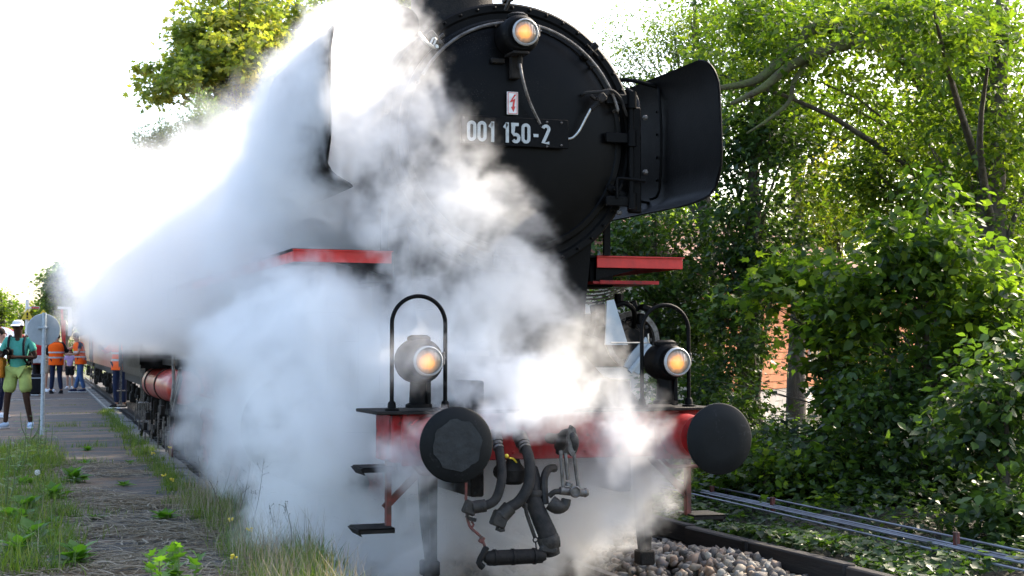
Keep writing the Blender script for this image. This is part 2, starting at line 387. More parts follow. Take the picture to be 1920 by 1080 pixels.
def shoulder(x, y):
    b_ = -.17 + .15 * max(0, min(1, (x - .95) / .6)); return b_ + .05 * math.sin(y * 2.1 + x * 3) * (x > 1)
for lay in range(2): scatter(2100, .86, 1.80, -1.6, 6.0, lambda x, y: shoulder(x, y) + lay * .04, .045, .10)
scatter(800, .86, 1.8, 6, 14, shoulder, .05, .09)
scatter(2600, -.68, .68, -1.5, 7, lambda x, y: -.17, .045, .08)
scatter(2600, -1.5, -.86, -1, 12, lambda x, y: -.19, .045, .08)
V, F, T = stones(np.concatenate(PS), np.concatenate(SS), g)
tag(raw('ballast_stones', V, F, M['stones'], None, T), kind='stuff')
# ------------------------------------------------------------------ the steam locomotive
loco = thing('steam_locomotive', 'black steam locomotive with red buffer beam, three lit lamps and smoke deflectors, wrapped in steam', 'locomotive', (0, 0, 0))
YS = 1.50; ZC = 3.14; RS = .968
mb = MB()
mb.lathe((0, 0, ZC), (0, 1, 0), [(YS + .012, RS - .075), (YS, RS - .06), (YS, RS - .015), (YS + .012, RS), (YS + .05, RS), (YS + .06, RS - .012), (4.4, RS - .012)], 96, (True, True))
smokebox = mb.build('smokebox', M['black'], loco, angle=30)
mb = MB()
for k in range(44):
    a = 2 * math.pi * k / 44
    mb.lathe((math.cos(a) * (RS - .035), YS - .008, ZC + math.sin(a) * (RS - .035)), (0, -1, 0), [(-.01, .012), (.004, .011), (.009, .005)], 8)
mb.build('rivets', M['black'], smokebox, kind='stuff')
# door: dished plate with a raised rim
mb = MB(); RD = .845
mb.lathe((0, YS, ZC), (0, -1, 0), [(-.02, RD), (.035, RD), (.05, RD - .015), (.055, RD - .05), (.045, RD - .06), (.075, RD - .16), (.105, .50), (.122, .25), (.128, .02)], 96)
door = mb.build('smokebox_door', M['blackgloss'], loco, angle=35)
def onring(a, r, y=YS - .03): return Vector((math.cos(R(a)) * r, y, ZC + math.sin(R(a)) * r))
# shiny handrail round the upper edge of the door
mb = MB(); mb.tube([onring(a, .80, YS - .125) for a in range(16, 156, 5)], .0115, 8, 2)
for a in (16, 42, 100, 130, 155): mb.cyl(onring(a, .80, YS - .125), onring(a, .80, YS - .03), .012, n=8)
mb.build('door_handrail', M['steel'], loco)
for a in (48, 132, 205, 335, 262):
    mb = MB(); c = onring(a, .87, YS - .05); d = onring(a, 1, 0) - onring(a, 0, 0); t = Vector((-d.z, 0, d.x))
    rot = Matrix((t.normalized(), Vector((0, 1, 0)), d.normalized())).transposed()
    mb.box(c, (.055, .05, .16), rot, .01); mb.box(c + d.normalized() * -.02 + Vector((0, -.03, 0)), (.03, .05, .05), rot, .006)
    mb.cyl(c + t.normalized() * .06 + Vector((0, -.04, 0)), c - t.normalized() * .06 + Vector((0, -.04, 0)), .013, n=8)
    mb.build('door_clamp', M['black'] if a != 132 else M['iron'], loco)
# hinge plate on the right
mb = MB()
mb.box((.93, YS - .05, ZC - .13), (.10, .05, .78), None, .012); mb.cyl((.885, YS - .10, ZC - .50), (.885, YS - .10, ZC + .36), .022, n=10)
hinge = mb.build('door_hinge', M['black'], loco)
for z in (-.44, .02, .30):
    mb = MB(); mb.box((.80, YS - .10, ZC + z), (.24, .03, .075), None, .008); mb.cyl((.885, YS - .11, ZC + z - .06), (.885, YS - .11, ZC + z + .06), .036, n=12)
    mb.build('hinge_strap', M['black'], hinge)
mb = MB(); mb.tube([(.985, YS - .12, 2.85), (.79, YS - .12, 2.865), (.765, YS - .12, 2.84), (.765, YS - .12, 2.72)], .011, 8, 3); mb.build('door_grab_rail', M['black'], loco)
mb = MB()
for z in (.18, -.22):
    mb.lathe((1.0, YS - .085, ZC + z), (0, -1, 0), [(0, .02), (.02, .02), (.03, .01)], 6)
mb.lathe((.80, YS - .06, 2.62), (0, -1, 0), [(0, .02), (.02, .02), (.03, .01)], 6)
mb.build('bolts', M['steel'], loco, kind='stuff')
# number plate with raised figures
plate = MB().box((-.035, YS - .165, 3.155), (.80, .02, .205), None, .006).build('number_plate', M['black'], loco)
def figures(txt, x0, z0, h, y, m, parent, name='figure'):
    """DIN-like figures as thick strokes standing proud of the plate"""
    w = h * .47; s = h * .155
    def arc(cx, cz, rx, rz, a0, a1, n=10): return [(cx + rx * math.cos(R(a0 + (a1 - a0) * i / n)), cz + rz * math.sin(R(a0 + (a1 - a0) * i / n))) for i in range(n + 1)]
    hw = w / 2 - s / 2
    G = {
        '0': [[*arc(0, h - s / 2 - hw, hw, hw, 0, 180), *arc(0, s / 2 + hw, hw, hw, 180, 360), (hw, h - s / 2 - hw)]],
        '1': [[(hw * .15, h), (hw * .15, 0)], [(-hw * .8, h * .72), (hw * .1, h * .94)]],
        '5': [[(hw * .95, h - s / 2), (-hw * .85, h - s / 2), (-hw * .95, h * .50), *arc(0, s / 2 + hw * 1.05, hw * 1.05, hw * 1.15, 115, -150)]],
        '2': [[*arc(0, h - s / 2 - hw, hw, hw, 165, -25), (-hw * .95, s / 2), (hw * 1.1, s / 2)]],
        '-': [[(-hw * .8, h * .42), (hw * .8, h * .42)]],
    }
    x = x0
    for ch in txt:
        if ch == ' ': x += w * .62; continue
        mbx = MB()
        for st in G[ch]:
            pts = [Vector((p[0], 0, p[1])) for p in st]
            n = len(pts); Lf = []; Rt = []
            for i in range(n):
                d = (pts[min(i + 1, n - 1)] - pts[max(i - 1, 0)]).normalized(); nn = Vector((-d.z, 0, d.x))
                k = 1.0
                if 0 < i < n - 1:
                    d1 = (pts[i] - pts[i - 1]).normalized(); c = max(.6, abs(Vector((-d1.z, 0, d1.x)).dot(nn))); k = 1 / c
                Lf.append(pts[i] + nn * s / 2 * k); Rt.append(pts[i] - nn * s / 2 * k)
            o = Vector((x + w / 2, y, z0)); b = len(mbx.v)
            for i in range(n):
                for q in (Lf[i], Rt[i]):
                    mbx.v.append(tuple(o + q)); mbx.v.append(tuple(o + q + Vector((0, .008, 0))))
            for i in range(n - 1):
                a = b + 4 * i; c = a + 4
                mbx.f += [(a, a + 2, c + 2, c), (a + 1, c + 1, c + 3, a + 3), (a, c, c + 1, a + 1), (a + 2, a + 3, c + 3, c + 2)]
            mbx.f += [(b, b + 1, b + 3, b + 2), (b + 4 * n - 4, b + 4 * n - 2, b + 4 * n - 1, b + 4 * n - 3)]
        mbx.build(name, m, parent, smooth=False)
        x += w * (1.13 if ch != '1' else 1.0)
figures('001 150-2', -.395, 3.075, .142, YS - .184, M['plategrey'], plate)
mb = MB()
for x in (-.40, .0, .33):
    for z in (3.235, 3.075):
        if x == 0 and z < 3.1: z = 3.062
        mb.lathe((x - .02 if x else .20, YS - .175, z), (0, -1, 0), [(0, .009), (.006, .008), (.009, .003)], 8)
mb.build('rivets', M['steel'], plate, kind='stuff')
# high-voltage warning plate with a red zigzag arrow
sg = MB().box((-.05, YS - .150, 3.36), (.082, .006, .16), None, .001).build('warning_plate', M['white'], loco)
mb = MB(); zz = [(.012, .060), (-.022, .004), (.004, .012), (-.002, -.028), (-.012, -.026), (.006, -.062), (.020, -.022), (.010, -.024), (.020, .034), (-.002, .022), (.028, .064)]
mb.prism([(-.05 + a, YS - .157, 3.36 + b) for a, b in zz], (0, .004, 0)); mb.build('red_arrow', M['signred'], sg, smooth=False)
mb = MB()
for q in ((-.0335, 0, .003, .15), (.0335, 0, .003, .15)): mb.box((-.05 + q[0], YS - .1545, 3.36), (.003, .004, .15))
for q in (-.0735, .0735): mb.box((-.05, YS - .1545, 3.36 + q), (.07, .004, .003))
mb.build('plate_border', M['signred'], sg, smooth=False)

# lamps -------------------------------------------------------------
lens = bpy.data.materials.new('lit_lamp_lens'); lens.use_nodes = True; nt = lens.node_tree; N = nt.nodes; L = nt.links
b = N['Principled BSDF']; b.inputs['Roughness'].default_value = .12; b.inputs['Base Color'].default_value = (.16, .13, .10, 1)
tc = N.new('ShaderNodeTexCoord'); mp = N.new('ShaderNodeMapping'); L.new(tc.outputs['Object'], mp.inputs[0]); mp.inputs['Location'].default_value = (.016, 0, .004); mp.inputs['Scale'].default_value = (1, 0, 1)
ln = N.new('ShaderNodeVectorMath'); ln.operation = 'LENGTH'; L.new(mp.outputs[0], ln.inputs[0])
ns = N.new('ShaderNodeTexNoise'); ns.inputs['Scale'].default_value = 30; L.new(tc.outputs['Object'], ns.inputs['Vector'])
ad = N.new('ShaderNodeMath'); ad.operation = 'MULTIPLY_ADD'; ad.inputs[1].default_value = .03; L.new(ns.outputs['Fac'], ad.inputs[0]); L.new(ln.outputs['Value'], ad.inputs[2])
cr = N.new('ShaderNodeValToRGB'); mr = N.new('ShaderNodeMapRange'); mr.inputs[1].default_value = 0; mr.inputs[2].default_value = .1; L.new(ad.outputs[0], mr.inputs[0]); L.new(mr.outputs[0], cr.inputs[0])
e = cr.color_ramp.elements; e[0].position = .15; e[0].color = (1, .60, .14, 1); e[1].position = .9; e[1].color = (.02, .02, .018, 1)
q = e.new(.5); q.color = (.95, .36, .05, 1); q = e.new(.70); q.color = (.30, .15, .07, 1)
wv = N.new('ShaderNodeTexWave'); wv.inputs['Scale'].default_value = 14; wv.bands_direction = 'X'; L.new(tc.outputs['Object'], wv.inputs['Vector'])
bp = N.new('ShaderNodeBump'); bp.inputs['Strength'].default_value = .35; bp.inputs['Distance'].default_value = .004; L.new(wv.outputs['Fac'], bp.inputs['Height']); L.new(bp.outputs[0], b.inputs['Normal'])
L.new(cr.outputs[0], b.inputs['Emission Color']); b.inputs['Emission Strength'].default_value = .30
M['lens'] = lens
def lamp(c, rb, label, foot=True, dx=-.02):
    """c: centre of the lens; drum behind it, shorter lens snout in front; local frame sits at the lens centre"""
    e_ = bpy.data.objects.new('lamp', None); col.objects.link(e_); e_.parent = loco; e_.location = c; e_['label'] = label
    P_ = lambda x, y, z: (c[0] + x, c[1] + y, c[2] + z)
    mb = MB(); mb.lathe(P_(dx, 0, 0), (0, 1, 0), [(.05, rb * .80), (.075, rb * .97), (.09, rb), (.24, rb), (.26, rb * .95), (.275, rb * .7)], 40)
    mb.lathe(P_(0, 0, 0), (0, 1, 0), [(.012, .094), (.02, .097), (.07, .099)], 36, (False, False)); mb.build('lamp_body', M['black'], e_)
    mb = MB(); mb.lathe(P_(0, 0, 0), (0, 1, 0), [(.03, .0785), (.004, .080), (-.004, .086), (.0, .092), (.012, .096), (.02, .096)], 40, (False, False)); mb.build('lens_ring', M['glass'], e_)
    ml = MB(); ml.lathe(P_(0, 0, 0), (0, 1, 0), [(-.026, .002), (-.024, .02), (-.017, .045), (-.004, .07), (.006, .0805)], 40, (True, False)); ml.v = [(a - c[0], b_ - c[1], z - c[2]) for a, b_, z in ml.v]
    o = ml.build('lens', M['lens'], None); o.parent = e_
    mb = MB(); mb.lathe(P_(dx, .16, rb - .012), (0, 0, 1), [(0, .075), (.022, .075), (.03, .06), (.036, .05)], 20); mb.build('lamp_cap', M['black'], e_)
    mb = MB(); mb.cyl(P_(.104, .03, -.02), P_(.104, .03, .045), .008, n=6); mb.ball(P_(.104, .03, .05), .011, 8); mb.cyl(P_(.085, .03, .02), P_(.125, .03, .02), .006, n=6); mb.build('latch', M['steel'], e_)
    if foot:
        mb = MB(); z0 = 1.262 - c[2]
        mb.lathe(P_(dx, .16, z0), (0, 0, 1), [(0, .085), (.02, .085), (.03, .062), (abs(z0) - rb + .03, .055)], 14)
        mb.box(P_(dx + .05, .12, z0 / 2 - .06), (.025, .05, abs(z0) - rb + .02), None, .004); mb.build('lamp_foot', M['black'], e_)
    return e_
lamp((-.93, .42, 1.555), .140, 'lit round lamp on the left of the buffer beam')
lamp((.80, .46, 1.545), .122, 'lit round lamp on the right of the buffer beam')
lamp((-.015, 1.16, 3.832), .138, 'lit round lamp at the top of the smokebox door', foot=False, dx=-.01)
mb = MB(); mb.box((-.03, 1.36, 3.62), (.07, .05, .17), None, .006); mb.box((-.03, 1.33, 3.70), (.12, .22, .02), None, .004); mb.box((-.15, 1.38, 3.66), (.10, .03, .035), None, .005); mb.cyl((-.012, 1.30, 3.60), (-.012, 1.30, 3.69), .02, n=8); mb.build('lamp_bracket', M['soot'], loco)
mb = MB(); mb.tube([(-.015, 1.29, 3.63), (.0, 1.26, 3.50), (.06, 1.29, 3.36), (.15, 1.33, 3.22)], .011, 8, 5); mb.ball((.155, 1.34, 3.20), .016, 8); mb.build('lamp_cable', M['steel'], loco)
mb = MB(); mb.tube([(-.10, 1.35, 4.02), (-.085, 1.28, 4.09), (-.04, 1.34, 4.115)], .014, 8, 3); mb.box((-.05, 1.44, 4.115), (.06, .12, .03), None, .006); mb.build('lamp_hook', M['iron'], loco)

# deflectors --------------------------------------------------------
def deflector(sx, name_label, dz=0):
    # section: straight in the middle, curling inwards at the top and the foot; outline with rounded front corners
    zs = [2.665, 2.675, 2.70, 2.74, 2.80, 2.95, 3.2, 3.40, 3.54, 3.64, 3.71, 3.74]
    def xo(z):
        if z < 2.80: return 1.43 - .20 * ((2.80 - z) / .135) ** 2
        if z > 3.48: return 1.43 - .06 * ((z - 3.48) / .26) ** 2
        return 1.43
    y0, y1 = 1.02, 3.35; rc = .20
    def yfront(z):
        if z > 3.74 - rc: t = (z - (3.74 - rc)) / rc; return y0 + .05 + rc * (1 - math.sqrt(max(0, 1 - t * t)))
        if z < 2.665 + rc: t = (2.665 + rc - z) / rc; return y0 + .10 + (rc * .7) * (1 - math.sqrt(max(0, 1 - t * t)))
        return y0 + .05 * max(0, min(1, (z - 3.0) / .6)) + .1 * max(0, (3.0 - z) / .3) * (z < 3)
    mb = MB(); ny = 12; T = .012
    G = []
    for side in (0, 1):
        for z in zs:
            for k in range(ny + 1):
                y = yfront(z) + (y1 - yfront(z)) * (k / ny)
                mb.v.append((sx * (xo(z) - side * T), y, z + dz))
    n = ny + 1; m = len(zs); o2 = n * m
    for i in range(m - 1):
        for k in range(ny):
            a = i * n + k; mb.f.append((a, a + 1, a + n + 1, a + n)); mb.f.append((o2 + a, o2 + a + n, o2 + a + n + 1, o2 + a + 1))
        mb.f.append((i * n, i * n + n, o2 + i * n + n, o2 + i * n)); a = i * n + ny; mb.f.append((a, o2 + a, o2 + a + n, a + n))
    for k in range(ny):
        mb.f.append((k, o2 + k, o2 + k + 1, k + 1)); a = (m - 1) * n + k; mb.f.append((a, a + 1, o2 + a + 1, o2 + a))
    d = mb.build('smoke_deflector', M['black'], loco, label=name_label, angle=60)
    mb = MB(); mb.tube([(sx * (xo(z) - .004), yfront(z) - .004, z + dz) for z in zs], .0085, 6, 2); mb.tube([(sx * (xo(zs[0]) - .006), yfront(zs[0]) + (y1 - yfront(zs[0])) * k / 6, zs[0] + dz) for k in range(7)], .007, 6, 0)
    mb.build('edge_bead', M['black'], d)
    # brace plate and rail behind the front section
    mb = MB(); mb.tube([(sx * 1.41, 2.02, 3.69), (sx * 1.39, 2.0, 3.64), (sx * 1.40, 1.98, 3.3), (sx * 1.40, 2.02, 2.86), (sx * 1.36, 2.1, 2.80)], .011, 6, 3)
    mb.tube([(sx * .95, 2.3, 3.68), (sx * 1.15, 2.12, 3.73), (sx * 1.39, 2.05, 3.68)], .018, 8, 3)
    mb.bar((sx * .93, 2.25, 2.85), (sx * 1.45, 2.25, 2.78), .05, .012); mb.build('brace', M['black'], d)
    mb = MB()
    for k in range(5): mb.lathe((sx * 1.418, 2.10, 2.95 + k * .18), (-sx, 0, 0), [(0, .012), (.006, .011), (.01, .004)], 8)
    for k in range(6): mb.lathe((sx * 1.418, 2.3 + k * .16, 3.62), (-sx, 0, 0), [(0, .012), (.006, .011), (.01, .004)], 8)
    mb.build('rivets', M['black'], d, kind='stuff')
deflector(-1, 'deflector on the platform side, its outer face veiled in white steam', .055); deflector(1, 'deflector on the wooded side, dark inner face in view')
# boiler, chimney, dome
mb = MB(); mb.lathe((0, 0, 3.14), (0, 1, 0), [(4.4, .955), (11.3, .99)], 56)
boil = mb.build('boiler', M['black'], loco)
for y in (5.4, 7.0, 8.6, 10.2): MB().lathe((0, 0, 3.14), (0, 1, 0), [(y, .985), (y + .06, .985)], 56).build('boiler_band', M['black'], boil)
mb = MB(); mb.lathe((0, 2.95, 4.0), (0, 0, 1), [(0, .42), (.08, .36), (.14, .335), (.55, .33), (.60, .37), (.66, .37), (.68, .31)], 32); mb.build('chimney', M['soot'], loco)
mb = MB(); mb.lathe((0, 7.2, 4.0), (0, 0, 1), [(0, .45), (.15, .42), (.35, .36), (.45, .2), (.48, .02)], 28); mb.build('steam_dome', M['black'], loco)
mb = MB(); mb.cyl((-.62, 2.2, 4.06), (-.62, 2.75, 4.06), .13, n=20); mb.cyl((-.62, 2.3, 3.95), (-.62, 2.6, 3.9), .05, n=8); mb.box((-.62, 2.45, 3.9), (.22, .3, .06), None, .01); mb.cyl((-.62, 2.36, 4.06), (-.62, 2.40, 4.06), .155, n=20); mb.build('turbo_generator', M['soot'], loco)
mb = MB(); mb.tube([(-.55, 2.35, 4.0), (-.42, 2.0, 3.98), (-.36, 1.7, 4.03)], .018, 8, 3); mb.build('generator_pipe', M['soot'], loco)
# saddle, frame, front plates
mb = MB(); mb.prism([(-.62, 1.72, 1.62), (.62, 1.72, 1.62), (.72, 1.72, 2.55), (.50, 1.72, 2.36), (.2, 1.72, 2.22), (-.2, 1.72, 2.22), (-.50, 1.72, 2.36), (-.72, 1.72, 2.55)], (0, 1.2, 0)); mb.build('smokebox_saddle', M['black'], loco)
mb = MB(); mb.box((-.52, 6.0, 1.05), (.09, 10.6, .75), None, .01); mb.box((.52, 6.0, 1.05), (.09, 10.6, .75), None, .01); mb.box((0, 1.15, 1.2), (.95, .9, .06)); mb.prism([(-.60, .68, 1.20), (-.60, 1.6, 1.58), (-.60, 1.6, 1.50), (-.60, .9, 1.18)], (1.2, 0, 0)); mb.build('frame', M['soot'], loco)
# buffer beam
mb = MB(); mb.box((-.045, .66, 1.065), (2.13, .07, .30), None, .008); mb.box((-1.085, .85, 1.065), (.05, .38, .30), None, .006); mb.box((.995, .85, 1.065), (.05, .38, .30), None, .006)
beam = mb.build('buffer_beam', M['red'], loco)
MB().box((-.065, .80, 1.232), (2.34, .56, .022), None, .006).build('beam_top_plate', M['soot'], loco)
mb = MB()
for x in (-1.02, -.62, -.30, .20, .52, .93):
    for z in (.96, 1.17): mb.lathe((x, .628, z), (0, -1, 0), [(0, .014), (.007, .012), (.011, .004)], 8)
mb.build('rivets', M['red'], beam, kind='stuff')
mb = MB()   # little red bracket with ring on the left of the beam
mb.lathe((-.94, .60, 1.135), (0, -1, 0), [(0, .055), (.02, .055), (.03, .04), (.03, .022), (.01, .02)], 16); mb.box((-.94, .615, 1.135), (.16, .03, .06), None, .008); mb.cyl((-1.0, .60, 1.16), (-.9, .60, 1.10), .012, n=6); mb.build('beam_bracket', M['redbright'], loco)
# buffers
def buffer(x, lab):
    e_ = bpy.data.objects.new('buffer', None); col.objects.link(e_); e_.parent = loco; e_.location = (x, .62, 1.06); e_['label'] = lab
    mb = MB(); mb.box((x, .605, 1.06), (.36, .03, .33), None, .01); mb.lathe((x, .60, 1.06), (0, -1, 0), [(0, .155), (.03, .145), (.26, .128), (.29, .135), (.30, .135), (.305, .10)], 32); mb.build('buffer_housing', M['red'], e_)
    mb = MB(); mb.cyl((x, .32, 1.06), (x, .05, 1.06), .088, n=24); mb.build('plunger', M['iron'], e_)
    mb = MB(); mb.lathe((x, .062, 1.06), (0, -1, 0), [(0, .06), (.012, .17), (.022, .222), (.032, .2275), (.044, .2265), (.052, .217), (.062, .12), (.0635, .02)], 64); hd = mb.build('buffer_head', M['grease'], e_)
    if x < 0:
        mb = MB(); n = 40; pts = []
        rr = random.Random(3)
        for i in range(n):
            a = 2 * math.pi * i / n; r_ = .152 + .006 * math.sin(a * 8) + rr.uniform(-.004, .004); pts.append((x + r_ * math.cos(a), -.0035 + (r_ / .12 - 1) * .0066 * .5, 1.06 + r_ * math.sin(a)))
        o = len(mb.v); mb.v.append((x, -.0065, 1.06)); mb.v += pts
        mb.f += [(0, 1 + i, 1 + (i + 1) % n) for i in range(n)]; mb.build('grease_patch', M['greasepatch'], hd)
buffer(-.875, 'left buffer with a ring of grease on its dark head'); buffer(.875, 'right buffer with plain dark head')
# hoop handrails on the beam
def hoop(x0, x1, y, ztop):
    mb = MB(); r = (x1 - x0) / 2; c = (x0 + x1) / 2; zc = ztop - r * 1.0
    pts = [(x0, y, 1.25), (x0, y, zc - .01)] ; arc = [(c - r * math.cos(R(a)), y, zc + r * math.sin(R(a))) for a in range(0, 181, 12)]
    mb.tube([(x0, y, 1.25), (x0, y, zc - .2)] + arc + [(x1, y, zc - .2), (x1, y, 1.25)], .0135, 10, 2)
    for x in (x0, x1): mb.lathe((x, y, 1.243), (0, 0, 1), [(0, .045), (.012, .045), (.016, .028), (.05, .024), (.06, .016)], 12)
    mb.build('hoop_handrail', M['black'], loco)
hoop(-1.12, -.77, .60, 1.965); hoop(.60, .945, .60, 1.925)
# footsteps under the beam
def steps(sx, ox):
    mb = MB(); x = ox
    mb.bar((x, .74, .93), (x, .74, .50), .032, .05); mb.bar((x + sx * .02, .76, .62), (x + sx * -.26 if False else x + .27 * (-sx), .76, .90), .02, .045)
    mb.build('step_hanger', M['redbrown'], loco)
    for z, w in ((.885, .21), (.505, .23)):
        mb = MB(); c = x + sx * w * .45
        mb.box((c, .74, z), (w, .26, .014), None, .003); mb.box((c, .617, z - .012), (w, .014, .03)); mb.prism([(c + sx * w / 2, .61, z), (c + sx * (w / 2 + .014), .61, z - .004), (c + sx * (w / 2 - .02), .61, z - .045)], (0, .26, 0)); mb.build('footstep', M['soot'], loco)
M['redbrown'] = mat('rusty_red_paint', (.16, .03, .02), .55, c2=(.05, .025, .018), scale=20, bump=.3)
steps(-1, -1.105); steps(1, 1.0)
for x0, x1 in ((-1.0, -.60), (.72, 1.0)):
    mb = MB(); mb.tube([(x0, .62, .93), (x0 + .05, .58, .865), (x0 + .10, .58, .845), (x1, .58, .845)], .013, 8, 3); mb.build('uncoupling_rail', M['redbrown'], loco)
# rail guards
for sx in (-1, 1):
    mb = MB(); mb.prism([(sx * .755, 1.0, .95), (sx * .755, 1.12, .95), (sx * .755, 1.08, .5), (sx * .755, 1.00, .16), (sx * .755, .88, .16), (sx * .755, .90, .5)], (sx * .022, 0, 0)); mb.box((sx * .77, .94, .20), (.11, .12, .10), None, .01)
    mb.prism([(sx * .70, .99, .96), (sx * .84, .99, .96), (sx * .83, .94, .5), (sx * .80, .90, .2), (sx * .73, .90, .2), (sx * .72, .94, .5)], (0, .03, 0)); mb.build('rail_guard', M['soot'], loco)
# running boards with red front edges
for sx in (-1, 1):
    mb = MB(); mb.box((sx * 1.13, 6.4, 2.325), (.76, 9.1, .02)); mb.prism([(sx * .80, 1.86, 2.31), (sx * 1.45, 1.86, 2.31), (sx * .80, 1.86, 2.15)], (0, .05, 0)); mb.box((sx * .86, 2.4, 2.2), (.2, 1.0, .2), None, .01)
    rb = mb.build('running_board', M['black'], loco)
    mb = MB(); mb.box((sx * 1.15, 1.835, 2.282), (.71, .012, .082), None, .002); mb.box((sx * 1.15, 1.822, 2.325), (.72, .03, .008)); mb.box((sx * 1.50, 4.5, 2.282), (.012, 5.3, .082)); mb.build('board_edge', M['redbright'], rb)
    mb = MB(); mb.bar((sx * .86, 1.80, 2.33), (sx * .86, 1.80, 2.68), .05, .03); mb.build('board_stay', M['black'], loco)
mb = MB(); mb.box((.98, 2.0, 2.125), (.50, .5, .018)); mb.box((1.02, 1.74, 2.128), (.48, .012, .026)); mb.build('upper_step', M['red'], loco)
mb = MB()
for k in range(5): mb.tube([(.78, 2.05, 1.98 + k * .028), (1.0, 2.2, 2.0 + k * .026), (1.36, 2.6, 2.10 + k * .016)], .0075, 6, 3)
mb.build('cable_bundle', M['iron'], loco)
# cylinders
for sx in (-1, 1):
    mb = MB(); mb.lathe((sx * 1.10, 0, .98), (0, 1, 0), [(2.45, .30), (2.5, .40), (2.56, .43), (3.9, .43), (3.96, .40)], 36); mb.box((sx * .85, 3.2, 1.35), (.5, 1.2, .8), None, .03)
    cyl_ = mb.build('cylinder', M['soot'], loco)
    mb = MB(); mb.lathe((sx * 1.20, 0, 1.70), (0, 1, 0), [(2.1, .09), (2.14, .12), (2.16, .21), (2.5, .22), (3.9, .23)], 30); mb.build('valve_chest', M['black'], cyl_)
    mb = MB(); mb.lathe((sx * 1.22, 0, 1.70), (0, 1, 0), [(2.12, .185), (2.12, .225), (2.155, .225), (2.155, .185)], 30, (False, False)); mb.build('flange_ring', M['steel'], cyl_)
    mb = MB()
    for k in range(10):
        a = 2 * math.pi * k / 10; mb.lathe((sx * 1.20 + .17 * math.cos(a), 2.16, 1.70 + .17 * math.sin(a)), (0, -1, 0), [(0, .018), (.03, .018), (.035, .01)], 6)
    mb.build('flange_bolts', M['iron'], cyl_, kind='stuff')
# dark cluster of fittings above the right cylinder
mb = MB(); rr = random.Random(5)
for k in range(16):
    c = (rr.uniform(.92, 1.28), rr.uniform(2.0, 2.3), rr.uniform(1.72, 2.02)); w = rr.uniform(.04, .1)
    if k % 3: mb.box(c, (w, w, rr.uniform(.04, .12)), Matrix.Rotation(rr.uniform(-.4, .4), 3, 'Y'), .008)
    else: mb.cyl(c, (c[0], c[1], c[2] + .1), w * .4, n=8)
mb.tube([(.95, 2.0, 1.9), (1.05, 1.95, 1.98), (1.16, 1.98, 1.93), (1.22, 2.1, 1.8)], .02, 8, 3)
mb.build('oil_fittings', M['black'], loco)
# pale step plate and angled brackets behind the right lamp
mb = MB(); mb.prism([(.735, 1.5, 1.98), (.79, 1.5, 1.99), (.90, 1.5, 1.66), (.72, 1.5, 1.66)], (0, .014, 0)); mb.build('ladder_side', M['backgrey'], loco)
mb = MB(); mb.tube([(.72, 1.4, 1.675), (1.00, 1.4, 1.675), (1.015, 1.4, 1.685), (1.015, 1.4, 1.74)], .006, 6, 2); mb.build('thin_hook_rod', M['bright'], loco)
mb = MB(); mb.prism([(1.02, 1.75, 1.58), (1.16, 1.75, 1.72), (1.20, 1.75, 1.64), (1.10, 1.75, 1.44), (.98, 1.75, 1.50)], (0, .02, 0)); mb.tube([(1.0, 1.7, 1.46), (1.08, 1.7, 1.55), (1.17, 1.7, 1.66)], .022, 8, 2); mb.build('pale_bracket', M['backgrey'], loco)
# hoses
def hose(pts, r, coup=True, m='rubber'):
    mb = MB(); mb.tube(pts, r, 10, 5); h = mb.build('brake_hose', M[m], loco)
    mb = MB(); p = Vector(pts[0]); d = (Vector(pts[1]) - p).normalized()
    mb.cyl(p - d * .05, p + d * .03, r * 1.35, n=10); mb.cyl(p + d * .035, p + d * .055, r * 1.2, n=10); mb.cyl(p + d * .065, p + d * .08, r * 1.2, n=10); mb.build('hose_clip', M['steel'], h)
    if coup:
        p = Vector(pts[-1]); d = (p - Vector(pts[-2])).normalized(); mb = MB()
        mb.cyl(p - d * .05, p + d * .03, r * 1.35, n=10); mb.box(p + d * .05, (r * 2.6, r * 2.2, r * 2.8), Matrix.Rotation(.4, 3, 'Y'), .01); mb.tube([p + d * .02, p + d * .07 + Vector((0, 0, -.05)), p + d * .03 + Vector((.02, 0, -.08))], .012, 6, 2)
        mb.build('hose_coupling', M['iron'], h)
yh = .30
hose([at(930, 822, .45), at(937, 850, .38), at(941, 895, yh), at(930, 935, .27), at(910, 948, .27), at(896, 950, .28)], .030)
hose([at(978, 826, .45), at(992, 860, .33), at(992, 905, .28), at(975, 938, .27), at(955, 952, .28), at(946, 962, .28)], .035)
mb = MB(); mb.tube([at(960, 775, .62), at(958, 800, .56), at(975, 815, .5)], .02, 8, 3); mb.box(at(958, 795, .57), (.05, .04, .1), None, .006); mb.tube([at(948, 770, .6), at(952, 800, .56)], .012, 6, 0); mb.build('pipe_elbow', M['soot'], loco)
# cock housing with a yellow handle between the hoses
mb = MB(); c = at(962, 890, .42); mb.lathe(c + Vector((0, 0, -.06)), (0, 0, 1), [(0, .05), (.02, .075), (.09, .08), (.13, .05), (.16, .04)], 18); mb.cyl(c + Vector((0, .25, .0)), c, .05, n=12); mb.build('end_cock', M['soot'], loco)
mb = MB(); mb.tube([at(969, 868, .38), at(962, 860, .36), at(955, 859, .35)], .006, 6, 2); mb.ball(at(950, 855, .35), .014, 10); mb.build('cock_handle', M['yellow'], loco)
